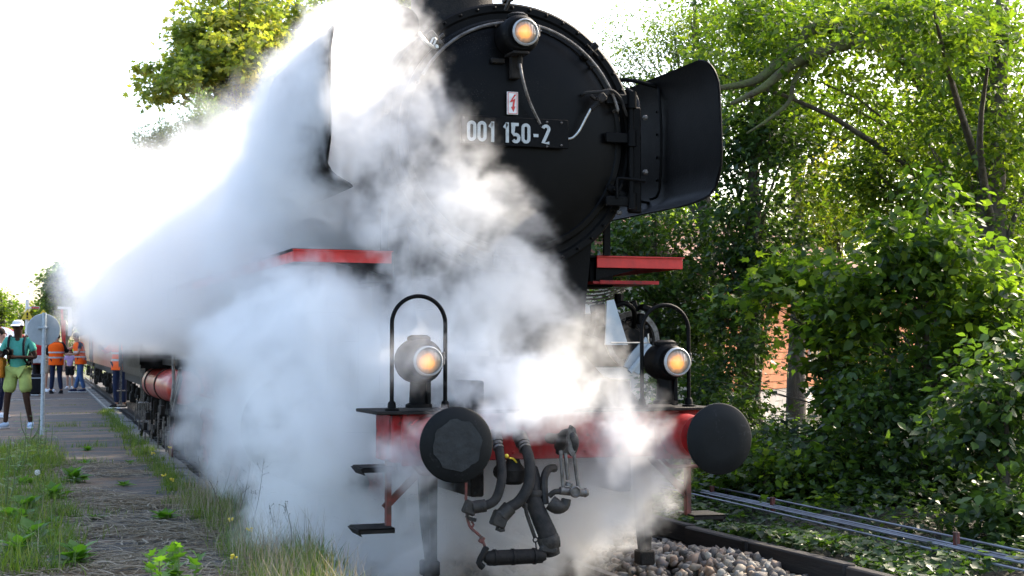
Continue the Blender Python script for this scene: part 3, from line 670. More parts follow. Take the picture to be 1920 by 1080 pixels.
# heating hose hanging in the middle
mb = MB(); mb.tube([at(997, 880, .5), at(1003, 905, .42), at(998, 930, .36), at(1012, 968, .32), at(1026, 1000, .30), at(1033, 1022, .30)], [.040, .040, .050, .058, .062, .056], 14, 5)
hh = mb.build('heating_hose', M['rubber'], loco)
mb = MB(); c = at(1033, 1026, .30); mb.lathe(at(1026, 1004, .30), at(1036, 1036, .30) - at(1026, 1004, .30), [(0, .066), (.03, .072), (.06, .068), (.09, .05), (.13, .045)], 16); mb.cyl(at(1015, 1022, .28), at(1048, 1018, .28), .028, n=10); mb.box(at(1028, 1030, .27), (.11, .05, .05), Matrix.Rotation(.2, 3, 'Y'), .012); mb.build('hose_coupling', M['iron'], hh)
MB().lathe(at(999, 925, .36), (0, 0, 1), [(-.02, .055), (0, .062), (.02, .055)], 14).build('hose_joint', M['iron'], hh)
mb = MB(); a = at(908, 1046, .27); b_ = at(1022, 1042, .27)
mb.lathe(a, b_ - a, [(0, .026), (.02, .040), (.05, .044), (.20, .046), (.30, .046), (.37, .040), (.40, .03)], 18); mb.box((a + b_) / 2 + Vector((0, 0, -.035)), (.36, .05, .02), None, .006); mb.tube([at(912, 1026, .27), at(905, 1040, .26), at(898, 1055, .26), at(906, 1064, .26)], .02, 8, 2)
for t in (.15, .45, .8): mb.lathe(a + (b_ - a) * t, b_ - a, [(0, .052), (.014, .052)], 16)
mb.build('heating_coupler', M['soot'], loco)
mb = MB(); mb.tube([at(874, 905, .35), at(874, 950, .33), at(880, 985, .3), at(900, 1005, .28), at(909, 1024, .27)], .0085, 6, 3); mb.tube([at(884, 978, .3), at(888, 984, .3), at(882, 992, .3)], .007, 6, 2); mb.box(at(903, 1012, .28), (.03, .02, .04), Matrix.Rotation(.6, 3, 'Y'), .004); mb.build('coupler_hanger', M['redbrown'], loco)
mb = MB(); mb.tube([at(984, 945, .3), at(988, 965, .3), at(1003, 1008, .3)], .0125, 8, 1)
for q in ((984, 948), (1004, 1012)):
    c = at(*q, .3); mb.tube([c + Vector((.016 * math.cos(t), 0, .016 * math.sin(t))) for t in np.linspace(0, 6.283, 9)], .005, 5, 0)
mb.tube([at(1004, 1015, .3), at(1006, 1030, .3)], .005, 5, 0); mb.build('tension_spring', M['iron'], loco)
# drawhook and screw coupling
mb = MB(); mb.cyl((-.05, .65, 1.05), (-.05, .40, 1.05), .035, n=12); mb.tube([at(1050, 838, .45), at(1058, 818, .36), at(1070, 815, .30), at(1078, 830, .28), at(1074, 850, .30)], [.04, .042, .036, .028, .02], 10, 4)
mb.box(at(1058, 832, .46), (.11, .05, .14), None, .015); dh = mb.build('drawhook', M['iron'], loco)
mb = MB(); mb.prism([at(1071, 797, .27), at(1079, 803, .27), at(1083, 822, .27), at(1080, 845, .27), at(1073, 856, .27), at(1066, 846, .27), at(1064, 815, .27)], (0, .03, 0)); mb.build('coupling_cheek', M['steel'], dh)
for a_, b2 in (((1051, 845), (1056, 915)), ((1076, 850), (1086, 925)), ((1060, 850), (1065, 900))):
    mb = MB(); mb.tube([at(*a_, .29), at((a_[0] + b2[0]) / 2, (a_[1] + b2[1]) / 2, .285), at(*b2, .28)], .013, 8, 2); mb.build('coupling_link', M['steel'], loco)
mb = MB(); mb.cyl(at(1050, 920, .27), at(1094, 924, .27), .026, n=12); mb.cyl(at(1066, 912, .28), at(1068, 905, .28), .024, n=10); mb.lathe(at(1094, 924, .27), (1, 0, 0), [(0, .026), (.012, .03), (.03, .02)], 12); mb.lathe(at(1078, 922, .245), (0, -1, 0), [(0, .038), (.012, .038), (.016, .030), (.006, .024), (.006, .004)], 20)
mb.build('coupling_trunnion', M['steel'], loco)
mb = MB(); mb.tube([at(1030, 930, .3), at(1040, 922, .28), at(1054, 922, .27)], .018, 8, 2); mb.tube([at(1032, 942, .3), at(1045, 950, .28), at(1058, 948, .28), at(1062, 935, .28)], [.05, .048, .035, .03], 10, 3); mb.tube([at(1022, 945, .34), at(1020, 900, .38), at(1028, 880, .42), at(1040, 878, .46)], .026, 8, 4); mb.build('coupling_screw', M['iron'], loco)
# pipework on the right of the smokebox
mb = MB(); mb.tube([at(1092, 178, 1.40), at(1100, 174, 1.36), at(1125, 172, 1.34), at(1148, 170, 1.34), at(1165, 188, 1.38), at(1175, 215, 1.42), at(1190, 222, 1.5), at(1198, 205, 1.6), at(1192, 180, 1.7), at(1175, 165, 1.8)], .0115, 8, 4); mb.build('door_cable', M['rubber'], loco)
mb = MB(); mb.tube([at(1140, 172, 1.34), at(1124, 190, 1.33), at(1108, 205, 1.33)], .02, 8, 2); mb.box(at(1128, 184, 1.32), (.07, .05, .06), Matrix.Rotation(-.8, 3, 'Y'), .01); mb.box(at(1112, 183, 1.33), (.05, .03, .02), Matrix.Rotation(.6, 3, 'Y'), .004); mb.build('cable_socket', M['soot'], loco)
mb = MB(); mb.tube([at(1110, 200, 1.33), at(1098, 222, 1.33), at(1086, 245, 1.34), at(1074, 258, 1.35), at(1061, 261, 1.37)], .009, 8, 4); mb.build('steel_lever', M['bright'], loco)
mb = MB(); mb.tube([at(785, 62, 1.35), at(800, 80, 1.33), at(815, 90, 1.34)], .012, 6, 2); mb.tube([at(806, 86, 1.34), at(812, 72, 1.34), at(818, 74, 1.34), at(812, 86, 1.34)], .007, 6, 2); mb.lathe(at(818, 88, 1.34), (0, -1, 0), [(0, .02), (.02, .012)], 8); mb.build('door_latch', M['bright'], loco)
# wheels: bogie, driving, trailing
def wheel(x, y, r, m, spokes=10, name='wheel'):
    s = 1 if x > 0 else -1; mb = MB(); ax = (1, 0, 0); w = .13
    mb.lathe((x - w / 2, y, r), ax, [(0, r - .075), (0, r - .0), (w * .55, r), (w * .55, r), (w, r), (w, r - .075)], 40, (False, False)); mb.lathe((x - w / 2 if s > 0 else x + w / 2 - .03, y, r), ax, [(0, r - .02), (0, r + .028), (.03, r + .028), (.03, r)], 40, (False, False))
    tyre = mb.build(name, M['iron'], loco)
    mb = MB(); mb.lathe((x - .05, y, r), ax, [(0, .15), (.1, .15)], 20)
    for k in range(spokes):
        a = 2 * math.pi * k / spokes; mb.bar((x, y + .1 * math.cos(a), r + .1 * math.sin(a)), (x, y + (r - .07) * math.cos(a), r + (r - .07) * math.sin(a)), .04, .05, 0, (1, 0, 0))
    mb.build('spokes', m, tyre)
for y in (2.35, 4.55):
    for x in (-.75, .75): wheel(x, y, .50, M['red'])
for y in (6.6, 8.9, 11.2):
    for x in (-.75, .75): wheel(x, y, 1.0, M['red'], 16, 'driving_wheel')
for x in (-.75, .75): wheel(x, 13.9, .62, M['red'])
for sx in (-1, 1):
    mb = MB(); mb.box((sx * .90, 8.9, .95), (.05, 4.7, .12), None, .01); mb.box((sx * .98, 6.3, 1.0), (.05, 3.4, .10), None, .01); mb.build('coupling_rod', M['steel'], loco)
# cab
mb = MB(); mb.box((0, 13.0, 2.9), (2.9, .08, 2.0)); mb.box((-1.44, 14.1, 2.6), (.05, 2.2, 2.4)); mb.box((1.44, 14.1, 2.6), (.05, 2.2, 2.4)); mb.box((0, 14.1, 1.5), (2.9, 2.2, .3))
cab = mb.build('cab', M['black'], loco)
mb = MB(); n = 14; mb.prism([(1.5 * math.cos(math.pi * i / n), 12.9, 3.78 + .5 * math.sin(math.pi * i / n)) for i in range(n + 1)], (0, 2.6, 0)); mb.build('roof', M['black'], cab)
mb = MB(); mb.box((-1.47, 14.0, 3.2), (.02, .7, .6)); mb.build('cab_window', M['glass'], cab)
# red air tank slung low on the platform side behind the steam
mb = MB(); xt, zt, rt = -1.06, 1.12, .225
mb.lathe((xt, 0, zt), (0, 1, 0), [(11.2, .02), (11.22, .12), (11.28, .20), (11.36, rt), (14.5, rt), (14.56, .2), (14.6, .05)], 32); tk = mb.build('air_tank', M['tank'], loco)
for y in (12.7, 14.0): MB().lathe((xt, 0, zt), (0, 1, 0), [(y, rt + .012), (y + .09, rt + .012)], 32).build('tank_strap', M['soot'], tk)
mb = MB(); mb.box((-.9, 13, 1.45), (.5, 3.4, .1)); mb.box((-.85, 12, .62), (.2, .25, .9)); mb.box((-.85, 13.6, .6), (.2, .25, .9))
rr = random.Random(9)
for k in range(46):
    y = rr.uniform(10.2, 15.2); z = rr.uniform(.35, .95); x = rr.uniform(-1.28, -.95)
    if k % 2: mb.bar((x, y, z), (x, y + rr.uniform(-.3, .3), z - rr.uniform(.15, .35)), .035, .035)
    else: mb.box((x, y, z), (rr.uniform(.04, .12), rr.uniform(.08, .3), rr.uniform(.05, .16)), None, .01)
mb.build('underframe_gear', M['soot'], loco)
mb = MB()
for k in range(26):
    y = rr.uniform(10.4, 15.2); z = rr.uniform(.4, .9); x = -1.31
    mb.bar((x, y, z), (x, y + rr.uniform(-.06, .06), z - rr.uniform(.08, .22)), .02, .03)
mb.build('brake_linkage', M['steel'], loco, kind='stuff')
mb = MB(); mb.tube([(-1.30, 10.6, 1.75), (-1.30, 10.4, 1.2), (-1.34, 10.3, .95), (-1.34, 9.9, 1.15), (-1.32, 9.6, 1.4)], .02, 8, 2); mb.bar((-1.33, 10.3, .92), (-1.33, 9.5, 1.35), .03, .05); mb.bar((-1.33, 10.2, .86), (-1.33, 9.4, 1.29), .03, .03); mb.build('reach_rod', M['steel'], loco)
mb = MB(); mb.prism([(-1.36, 10.35, .33), (-1.36, 10.1, .28), (-1.36, 10.0, .42), (-1.36, 10.25, .5)], (.02, 0, 0)); mb.bar((-1.35, 10.15, .45), (-1.35, 9.9, .72), .02, .03); mb.bar((-1.35, 10.28, .48), (-1.35, 10.2, .66), .02, .03); mb.build('sand_pipe_plate', M['redbrown'], loco)
# ------------------------------------------------------------------ foliage
LEAF_A = (np.array([(0, 0, 0), (-.30, .42, .05), (0, .46, -.05), (.30, .42, .05), (0, 1, -.06)]), np.array([(0, 2, 1), (1, 2, 4), (0, 3, 2), (2, 3, 4)]))       # ovate, folded
LEAF_B = (np.array([(0, 0, 0), (-.26, .22, .04), (-.34, .52, .03), (0, .5, -.06), (.34, .52, .03), (.26, .22, .04), (0, 1, -.12)]), np.array([(0, 3, 1), (1, 3, 2), (2, 3, 6), (3, 4, 6), (3, 5, 4), (0, 5, 3)]))
LEAF_I = (np.array([(0, .12, -.04), (-.18, -.05, .03), (-.48, .25, .02), (-.26, .50, .0), (0, 1, -.05), (.26, .50, .0), (.48, .25, .02), (.18, -.05, .03)]), np.array([(0, 2, 1), (0, 3, 2), (0, 4, 3), (0, 5, 4), (0, 6, 5), (0, 7, 6)]))   # ivy, lobed
LEAF_M = (np.array([(0, .0, 0), (-.5, .15, .05), (-.28, .40, 0), (-.55, .70, .03), (-.18, .62, -.02), (0, 1.05, -.05), (.18, .62, -.02), (.55, .70, .03), (.28, .40, 0), (.5, .15, .05), (0, .45, -.04)]), np.array([(0, 10, 1), (1, 10, 2), (2, 10, 3), (3, 10, 4), (4, 10, 5), (5, 10, 6), (6, 10, 7), (7, 10, 8), (8, 10, 9), (9, 10, 0)]))  # maple
LEAF_N = (np.array([(0, 0, 0), (-.12, .5, .02), (.12, .5, .02), (0, 1, -.03)]), np.array([(0, 2, 1), (1, 2, 3)]))     # narrow leaflet
def leaves(P, size, shape, g, droop=.35, flat=.55, outdir=None):
    """leaf blades at points P with their own direction, tilt and size"""
    LV, LF = shape; n = len(P)
    a = g.uniform(0, 2 * np.pi, n); d = np.stack([np.cos(a), np.sin(a), g.uniform(-.9, .4, n) - droop * .4], 1)
    if outdir is not None: d = d * .8 + outdir * .7
    d /= np.linalg.norm(d, axis=1)[:, None]
    up = g.normal(size=(n, 3)) * (1 - flat) + np.array([0, 0, 1]) * flat * 1.6
    s = np.cross(d, up); s /= np.linalg.norm(s, axis=1)[:, None] + 1e-9; nn = np.cross(s, d)
    sz = size * g.uniform(.6, 1.25, n)
    V = P[:, None] + (LV[None, :, 0, None] * s[:, None] + LV[None, :, 1, None] * d[:, None] + LV[None, :, 2, None] * nn[:, None]) * sz[:, None, None]
    F = LF[None] + (np.arange(n) * len(LV))[:, None, None]
    return V.reshape(-1, 3), F.reshape(-1, 3), len(LF)
def crown_points(ells, nclump, nleaf, g, crad=.2, shell=.55, zmin=None):
    vol = np.array([e[3] * e[4] * e[5] for e in ells]) ** .7; vol /= vol.sum(); C_ = []; idx = g.choice(len(ells), nclump, p=vol)
    u = g.normal(size=(nclump, 3)); u /= np.linalg.norm(u, axis=1)[:, None]; r = g.uniform(0, 1, nclump) ** shell
    E_ = np.array([ells[i] for i in idx]); C_ = E_[:, :3] + u * r[:, None] * E_[:, 3:]
    cr = crad * g.uniform(.6, 1.5, nclump)
    w = cr ** 1.5; w /= w.sum(); k = g.choice(nclump, nleaf, p=w)
    off = g.normal(size=(nleaf, 3)) * np.array([1, 1, .55]) * .55
    P = C_[k] + off * cr[k][:, None]; P[:, 2] -= .25 * (off[:, 0] ** 2 + off[:, 1] ** 2) * cr[k]
    tone = np.clip(g.normal(.48, .27, nclump)[k] + g.normal(0, .2, nleaf), 0, 1)
    if zmin is not None: ok = P[:, 2] > zmin; P, tone, k, off = P[ok], tone[ok], k[ok], off[ok]
    od = off / (np.linalg.norm(off, axis=1)[:, None] + 1e-6)
    return C_, P, tone, od
LM = {
    'dark': leafmat('dark_ivy_leaf', [(.018, .038, .014), (.034, .064, .018), (.055, .10, .022), (.09, .15, .028)], .42),
    'mid': leafmat('hazel_leaf', [(.03, .06, .014), (.06, .105, .018), (.10, .16, .022), (.17, .23, .03)], .55),
    'bright': leafmat('ash_leaf', [(.035, .065, .012), (.065, .11, .016), (.11, .16, .02), (.18, .22, .03)], .56),
    'yellow': leafmat('yellowing_leaf', [(.05, .075, .014), (.09, .12, .018), (.15, .165, .022), (.21, .19, .03)], .55),
    'maple': leafmat('sunlit_maple_leaf', [(.10, .14, .05), (.17, .21, .06), (.28, .30, .08), (.50, .43, .11)], .5),
    'pine': leafmat('pale_conifer_leaf', [(.06, .10, .035), (.09, .14, .04), (.14, .19, .05)], .4),
    'weed': leafmat('fresh_weed_leaf', [(.045, .10, .018), (.08, .17, .025), (.12, .23, .03)], .5),
    'drygrass': leafmat('dry_stalks', [(.10, .075, .045), (.20, .155, .095), (.30, .25, .17), (.38, .33, .25)], .25, .7, (1.2, 1.1, .8)),
    'grass': leafmat('grass_blade', [(.04, .07, .014), (.07, .12, .02), (.12, .17, .03), (.20, .19, .07)], .45),
}
def tree(name, label, cat, base, ells, nclump, nleaf, size, m, shape=LEAF_A, crad=.25, trunk=.1, shell=.6, group=None, seed=1, limbs=14, bark='bark', part='crown', zmin=.1, flat=.55, droop=.35, top=None, extra=None):
    g = np.random.default_rng(seed); rr = random.Random(seed)
    t = thing(name, label, cat, tuple(base), group)
    C_, P, tone, od = crown_points(ells, nclump, nleaf, g, crad, shell, zmin)
    V, F, k = leaves(P, size, shape, g, droop, flat, od)
    tag(raw(part, V, F, LM[m], t, np.repeat(tone, k)), kind='stuff')
    top = Vector(top) if top else Vector((ells[0][0], ells[0][1], ells[0][2] + ells[0][5] * .6)); b_ = Vector(base)
    mid = b_.lerp(top, .5) + Vector((rr.uniform(-.2, .2), rr.uniform(-.2, .2), 0)) * min(1, trunk * 6)
    pts = [b_ - Vector((0, 0, .1)), b_.lerp(mid, .5) + Vector((rr.uniform(-.1, .1) * trunk * 8, rr.uniform(-.1, .1) * trunk * 8, 0)), mid, mid.lerp(top, .5), top]
    MB().tube(pts, [trunk * 1.3, trunk, trunk * .8, trunk * .5, trunk * .15], 10, 4).build('trunk', M[bark], t, angle=80)
    mb = MB(); sel = g.choice(len(C_), min(limbs * 2, len(C_)), replace=False)
    for i, ci in enumerate(sel):
        c = Vector(C_[ci]); f = min(.95, max(.15, (c.z - b_.z) / max(.1, top.z - b_.z) - .25)); s = b_.lerp(mid, f * 2) if f < .5 else mid.lerp(top, f * 2 - 1)
        q = s.lerp(c, .5) + Vector((rr.uniform(-.1, .1), rr.uniform(-.1, .1), rr.uniform(0, .25))) * (c - s).length * .4
        r_ = trunk * (.38 if i < limbs else .16) * (1 - .5 * f); mb.tube([s, q, c], [r_, r_ * .6, r_ * .2], 5 if i < limbs else 4, 3, False)
    tag(mb.build('branches', M[bark], t, angle=80), kind='stuff')
    return t
def ell(u, v, y, ru, rv, ry):
    c = at(u, v, y); s = (c - CAM).dot(FW) / FPX; return (c.x, c.y, c.z, ru * s, ry, rv * s)
def gx(u, y, z=.12): p = at(u, 652, y); return (p.x, y, z)
GW = 'trees and shrubs along the right of the track'
tree('ivy_clad_tree', 'tall tree at the right edge with thick bare trunk showing above ivy leaves', 'tree', gx(1880, 5), [ell(1860, 330, 5, 150, 330, 1.0), ell(1800, 120, 5.4, 130, 150, .9), ell(1780, 55, 3.5, 170, 85, .8), ell(1690, 20, 3.8, 110, 60, .6)], 240, 14500, .085, 'bright', LEAF_A, .27, .20, .5, GW, 21, 5, 'bark', top=at(1888, -140, 5))
arch = tree('arching_tree', 'old tree with mossy limbs arching out to the left above the bushes', 'tree', gx(1760, 7.5), [ell(1640, 40, 7, 230, 90, 1.3), ell(1430, 90, 7, 150, 90, 1.2), ell(1750, 250, 7.2, 140, 120, 1.0), ell(1420, 10, 7.5, 160, 70, 1.0)], 230, 12500, .085, 'bright', LEAF_A, .24, .20, .6, GW, 22, 3, 'bark', top=at(1745, 60, 7.2))
def limb(pts, r): MB().tube(pts, r, 9, 5).build('limb', M['mossbark'], arch, angle=80)
limb([at(1745, 165, 7), at(1700, 105, 6.9), at(1640, 75, 6.8), at(1560, 50, 6.7), at(1520, 55, 6.6), at(1470, 105, 6.6), at(1420, 150, 6.6), at(1350, 165, 6.7)], [.15, .12, .10, .085, .075, .065, .05, .03])
limb([at(1690, 100, 6.9), at(1620, 80, 6.7), at(1545, 95, 6.5), at(1480, 125, 6.4), at(1430, 165, 6.4), at(1370, 195, 6.5)], [.09, .075, .06, .055, .045, .02])
limb([at(1530, 100, 6.5), at(1490, 150, 6.4), at(1480, 190, 6.4), at(1440, 225, 6.4), at(1400, 250, 6.5)], [.035, .03, .025, .02, .01])
tree('ash_tree', 'feathery ash tree behind the right smoke deflector with small leaflets against white sky', 'tree', gx(1330, 10), [ell(1240, 70, 10, 120, 90, 1.5), ell(1180, 140, 10, 60, 90, 1.0), ell(1330, 60, 10, 110, 120, 1.4), ell(1300, 190, 10.4, 110, 90, 1.2)], 210, 15000, .085, 'bright', LEAF_N, .26, .12, .6, GW, 23, 18, top=at(1300, -40, 10))
tree('dark_ivy_tree', 'dark ivy covered tree just right of the smoke deflector', 'tree', gx(1420, 8), [ell(1410, 260, 8, 85, 160, .9), ell(1400, 480, 8, 100, 120, .9), ell(1375, 640, 7.8, 50, 110, .8)], 190, 12500, .075, 'dark', LEAF_I, .24, .13, .5, GW, 24, 14)
tree('ivy_thicket', 'dark ivy thicket behind the right lamp and running board', 'shrub', gx(1240, 9.5), [ell(1230, 500, 9.5, 110, 150, 1.0), ell(1290, 620, 9.3, 75, 140, .9), ell(1180, 430, 10, 60, 70, .8)], 170, 10500, .075, 'dark', LEAF_I, .25, .07, .5, GW, 25, 12, part='foliage')
tree('yellowing_sapling', 'thin sapling with yellow green leaves in the sunny gap of the wood', 'tree', gx(1572, 9), [ell(1570, 430, 9, 120, 130, 1.0), ell(1540, 330, 9.2, 80, 70, .8), ell(1600, 560, 8.8, 110, 100, .8)], 110, 5200, .075, 'yellow', LEAF_A, .25, .05, .6, GW, 26, 16)
tree('hazel_bush', 'broad leaved hazel bush in the middle of the right side with lighter leaf tips', 'shrub', gx(1730, 3.2), [ell(1740, 470, 3.2, 150, 150, .6), ell(1620, 540, 3.5, 110, 110, .55), ell(1830, 600, 2.9, 110, 130, .5)], 150, 5200, .105, 'mid', LEAF_B, .22, .04, .6, GW, 27, 20, part='foliage')
tree('elder_bush', 'dense dark bush low on the right below the hazel leaves', 'shrub', gx(1680, 3.0), [ell(1670, 760, 3.2, 130, 110, .6), ell(1780, 860, 2.6, 150, 120, .55), ell(1560, 890, 3.4, 110, 60, .5)], 170, 6500, .08, 'dark', LEAF_B, .22, .04, .5, GW, 28, 16, part='foliage')
tree('maple_sapling', 'maple sapling with lobed leaves left of the sunlit orange wall gap', 'tree', gx(1530, 5), [ell(1560, 600, 5, 70, 110, .6), ell(1470, 520, 5.2, 90, 60, .6), ell(1590, 740, 4.8, 60, 90, .5)], 90, 2900, .105, 'mid', LEAF_M, .22, .04, .6, GW, 29, 12)
tree('edge_bush', 'shaded bush in the lower right corner behind the wires', 'shrub', gx(1890, .9), [ell(1880, 780, 1.2, 110, 150, .5), ell(1900, 960, .7, 90, 90, .4)], 90, 3000, .095, 'dark', LEAF_B, .2, .03, .5, GW, 30, 12, part='foliage')
tree('bramble_bush', 'low bramble with some pale leaves right of the right buffer', 'shrub', gx(1440, 3.8), [ell(1430, 880, 3.9, 110, 55, .5), ell(1530, 900, 3.4, 110, 60, .5), ell(1340, 860, 4.8, 70, 60, .5)], 110, 3600, .075, 'mid', LEAF_M, .17, .02, .55, GW, 31, 10, part='foliage')
tree('creeper_bank', 'creeper sprawling over the bank above the timber wall', 'shrub', gx(1500, 2.6), [ell(1380, 925, 4.2, 120, 40, .5), ell(1560, 965, 3.0, 170, 45, .5), ell(1780, 1010, 1.7, 170, 45, .4)], 150, 5200, .07, 'mid', LEAF_I, .15, .015, .6, GW, 32, 8, part='foliage', zmin=.08)
tree('lime_tree', 'broad bright green tree filling the right side between arching limbs and hazel', 'tree', gx(1830, 7), [ell(1790, 330, 6.6, 190, 130, 1.1), ell(1650, 360, 7, 130, 90, 1.0), ell(1900, 480, 6.2, 100, 150, .9), ell(1610, 170, 7.5, 100, 60, .7)], 220, 12500, .085, 'bright', LEAF_A, .25, .12, .55, GW, 33, 10)
tree('tall_tree', 'tall leafy tree standing behind the dark ivy tree, closing the gap under the limbs', 'tree', gx(1490, 11), [ell(1480, 200, 11, 150, 110, 1.2), ell(1400, 60, 11.5, 110, 110, 1.2), ell(1620, 260, 11, 120, 90, 1.2), ell(1560, -10, 11, 200, 60, 1.2)], 200, 11000, .11, 'bright', LEAF_A, .33, .13, .6, GW, 37, 4)
tree('shade_bush', 'dark bush in the middle of the wood edge beside the orange gap', 'shrub', gx(1600, 5.5), [ell(1650, 690, 5.6, 90, 110, .7), ell(1370, 780, 6.5, 50, 90, .7), ell(1290, 780, 7.5, 80, 110, .7)], 150, 7500, .085, 'dark', LEAF_A, .23, .05, .5, GW, 34, 10, part='foliage')
tree('corner_thicket', 'very dark thicket below the hazel toward the right edge', 'shrub', gx(1850, 3.5), [ell(1880, 640, 3.8, 110, 160, .7), ell(1780, 720, 3.6, 120, 130, .7), ell(1880, 900, 3.2, 110, 110, .7)], 150, 7500, .085, 'dark', LEAF_B, .24, .05, .5, GW, 35, 10, part='foliage')
tree('bank_brush', 'dense brush on the bank between right buffer and bramble', 'shrub', gx(1400, 5), [ell(1340, 880, 5.6, 110, 60, .6), ell(1480, 860, 5.0, 110, 80, .6), ell(1620, 910, 4.0, 110, 60, .5), ell(1800, 940, 2.8, 130, 70, .5)], 150, 6500, .075, 'dark', LEAF_I, .2, .03, .5, GW, 36, 8, part='foliage')
# ivy creeping over the bank between timber wall and bushes
n = 46000; gi = np.random.default_rng(5); x = 1.97 + gi.uniform(0, 1, n) ** 1.5 * 4.2; y = gi.uniform(-4.5, 16, n); P = np.stack([x + np.array([track_x(v) for v in y]), y, .16 + .10 * gi.uniform(0, 1, n) + .25 * gi.uniform(0, 1, n) * np.clip((x - 2.9) / .6, 0, 1) + .03 * np.sin(x * 2.9 + y * 1.7) + np.clip((x - 3.0) * .12, 0, .4)], 1)
keep = (np.sin(x * 5 + y * 2.3) + np.sin(y * 3.7 - x * 2)) > -1.2; P = P[keep]; V, F, k = leaves(P, .07, LEAF_I, gi, .2, .8); T = np.clip(gi.normal(.35, .25, len(P)) , 0, 1)
tag(raw('ground_ivy', V, F, LM['dark'], None, np.repeat(T, k)), kind='stuff')
# farther wood
far = [(1210, 420, 20, 110, 150, 'mid', 'rounded tree in the wood seen between deflector and running board'), (1390, 450, 30, 150, 130, 'bright', 'pale leafed tree far behind the ivy trees'), (1560, 400, 32, 150, 100, 'mid', 'far tree filling the gap under the arching limbs'),
       (1720, 420, 34, 170, 150, 'bright', 'sunlit tree in the wood behind the hazel bush'), (1900, 300, 32, 130, 200, 'mid', 'tree deep in the wood near the right edge'), (1760, 60, 22, 150, 100, 'yellow', 'high yellow green crown behind the arching tree')]
for i, (u, v, y, ru, rv, m_, lab) in enumerate(far):
    tree('woodland_tree', lab, 'tree', gx(u, y), [ell(u, v, y, ru, rv, 2.0), ell(u + 40, v + 150, y, ru * .8, rv * .8, 1.8)], 190, 8500, .17, m_, LEAF_A, .55, .14, .6, 'trees farther back in the wood', 40 + i, 14)
# trees beyond the platform
tree('maple_tree', 'large maple with sunlit yellow leaves rising above the steam at upper left', 'tree', (6.2, 50, .0), [ell(450, 90, 50, 130, 90, 3.0), ell(335, 140, 49, 100, 60, 2.2), ell(470, 10, 51, 110, 60, 2.6), ell(450, 190, 50, 90, 60, 2), ell(600, 60, 52, 120, 90, 2.6), ell(540, 160, 51, 90, 80, 2.2), ell(370, 60, 50, 50, 35, 1.6)], 230, 19000, .24, 'maple', LEAF_M, .52, .35, .6, None, 60, 26, droop=.5)
tree('pale_conifer', 'pale green conifer with upright tips below the maple crown', 'tree', (3.6, 45, .0), [ell(375, 240, 45, 62, 65, 1.3), ell(420, 290, 45, 60, 60, 1.2), ell(300, 260, 47, 40, 35, 1.0)], 130, 12000, .2, 'pine', LEAF_N, .32, .18, .6, None, 61, 14, droop=-1.2)
tree('background_tree', 'rounded tree at the far left edge above the standing man', 'tree', gx(5, 95, 0), [ell(2, 585, 95, 38, 45, 2), ell(-40, 570, 96, 40, 60, 2)], 60, 5000, .26, 'bright', LEAF_A, .5, .2, .6, 'trees on the left horizon', 62, 8)
tree('background_tree', 'darker tall tree on the left horizon beside the steam', 'tree', gx(120, 80, 0), [ell(118, 530, 80, 36, 45, 1.6), ell(100, 560, 80, 24, 30, 1.2), ell(150, 585, 80, 34, 40, 1.4)], 70, 7000, .24, 'mid', LEAF_A, .5, .2, .6, 'trees on the left horizon', 63, 8)
tree('background_tree', 'low light trees behind the yellow warning triangle', 'tree', gx(60, 105, 0), [ell(55, 600, 105, 40, 26, 2), ell(90, 590, 104, 30, 28, 2)], 50, 4500, .28, 'yellow', LEAF_A, .5, .2, .6, 'trees on the left horizon', 64, 8)
tree('background_tree', 'tree top showing between chimney and steam', 'tree', gx(735, 34, 0), [ell(735, -10, 34, 60, 40, 2), ell(680, -20, 34, 60, 30, 2)], 60, 6000, .17, 'bright', LEAF_A, .5, .2, .6, None, 65, 10)
# hedge of ground cover behind the platform so that the horizon is closed
tree('hedge', 'long low hedge along the back of the platform', 'hedge', (-9, 55, .3), [(-16, 60, 1.2, 9, 1.5, 1.4), (-5, 75, 1.2, 7, 1.5, 1.6), (3, 85, 1.5, 6, 1.5, 1.8)], 160, 9000, .22, 'mid', LEAF_A, .6, .05, .6, None, 66, 6, part='foliage')

# ------------------------------------------------------------------ grass, straw and weeds on the platform
def blades(P, h, w, lean, g, seg=3, az=None, dirs=None):
    """curved tapering ribbons rooted at P"""
    n = len(P); a = g.uniform(0, 2 * np.pi, n) if az is None else az; d = np.stack([np.cos(a), np.sin(a)], 1); s = np.stack([-d[:, 1], d[:, 0]], 1)
    V = []; hh = h; 
    for k in range(seg + 1):
        t = k / seg; off = lean * hh * t ** 1.8; z = hh * t * np.sqrt(np.clip(1 - (lean * t * .7) ** 2, .05, 1)); ww = w * (1 - t) ** .7 + .0006
        c = np.stack([P[:, 0] + d[:, 0] * off, P[:, 1] + d[:, 1] * off, P[:, 2] + z], 1); sv = np.stack([s[:, 0] * ww, s[:, 1] * ww, np.zeros(n)], 1) / 2
        V += [c - sv, c + sv]
    V = np.stack(V, 1); m = 2 * (seg + 1); F = np.array([(2 * k, 2 * k + 1, 2 * k + 3, 2 * k + 2) for k in range(seg)])[None] + (np.arange(n) * m)[:, None, None]
    return V.reshape(-1, 3), F.reshape(-1, 4), seg
g = np.random.default_rng(77)
def tufts(centres, per, rad, h0, h1, w=.006, lean=(.2, .9)):
    P = np.repeat(np.array(centres, float), per, 0); P[:, :2] += g.normal(size=(len(P), 2)) * rad; n = len(P)
    return P, g.uniform(h0, h1, n) * g.uniform(.5, 1, n), g.uniform(.5, 1.3, n) * w, g.uniform(*lean, n)
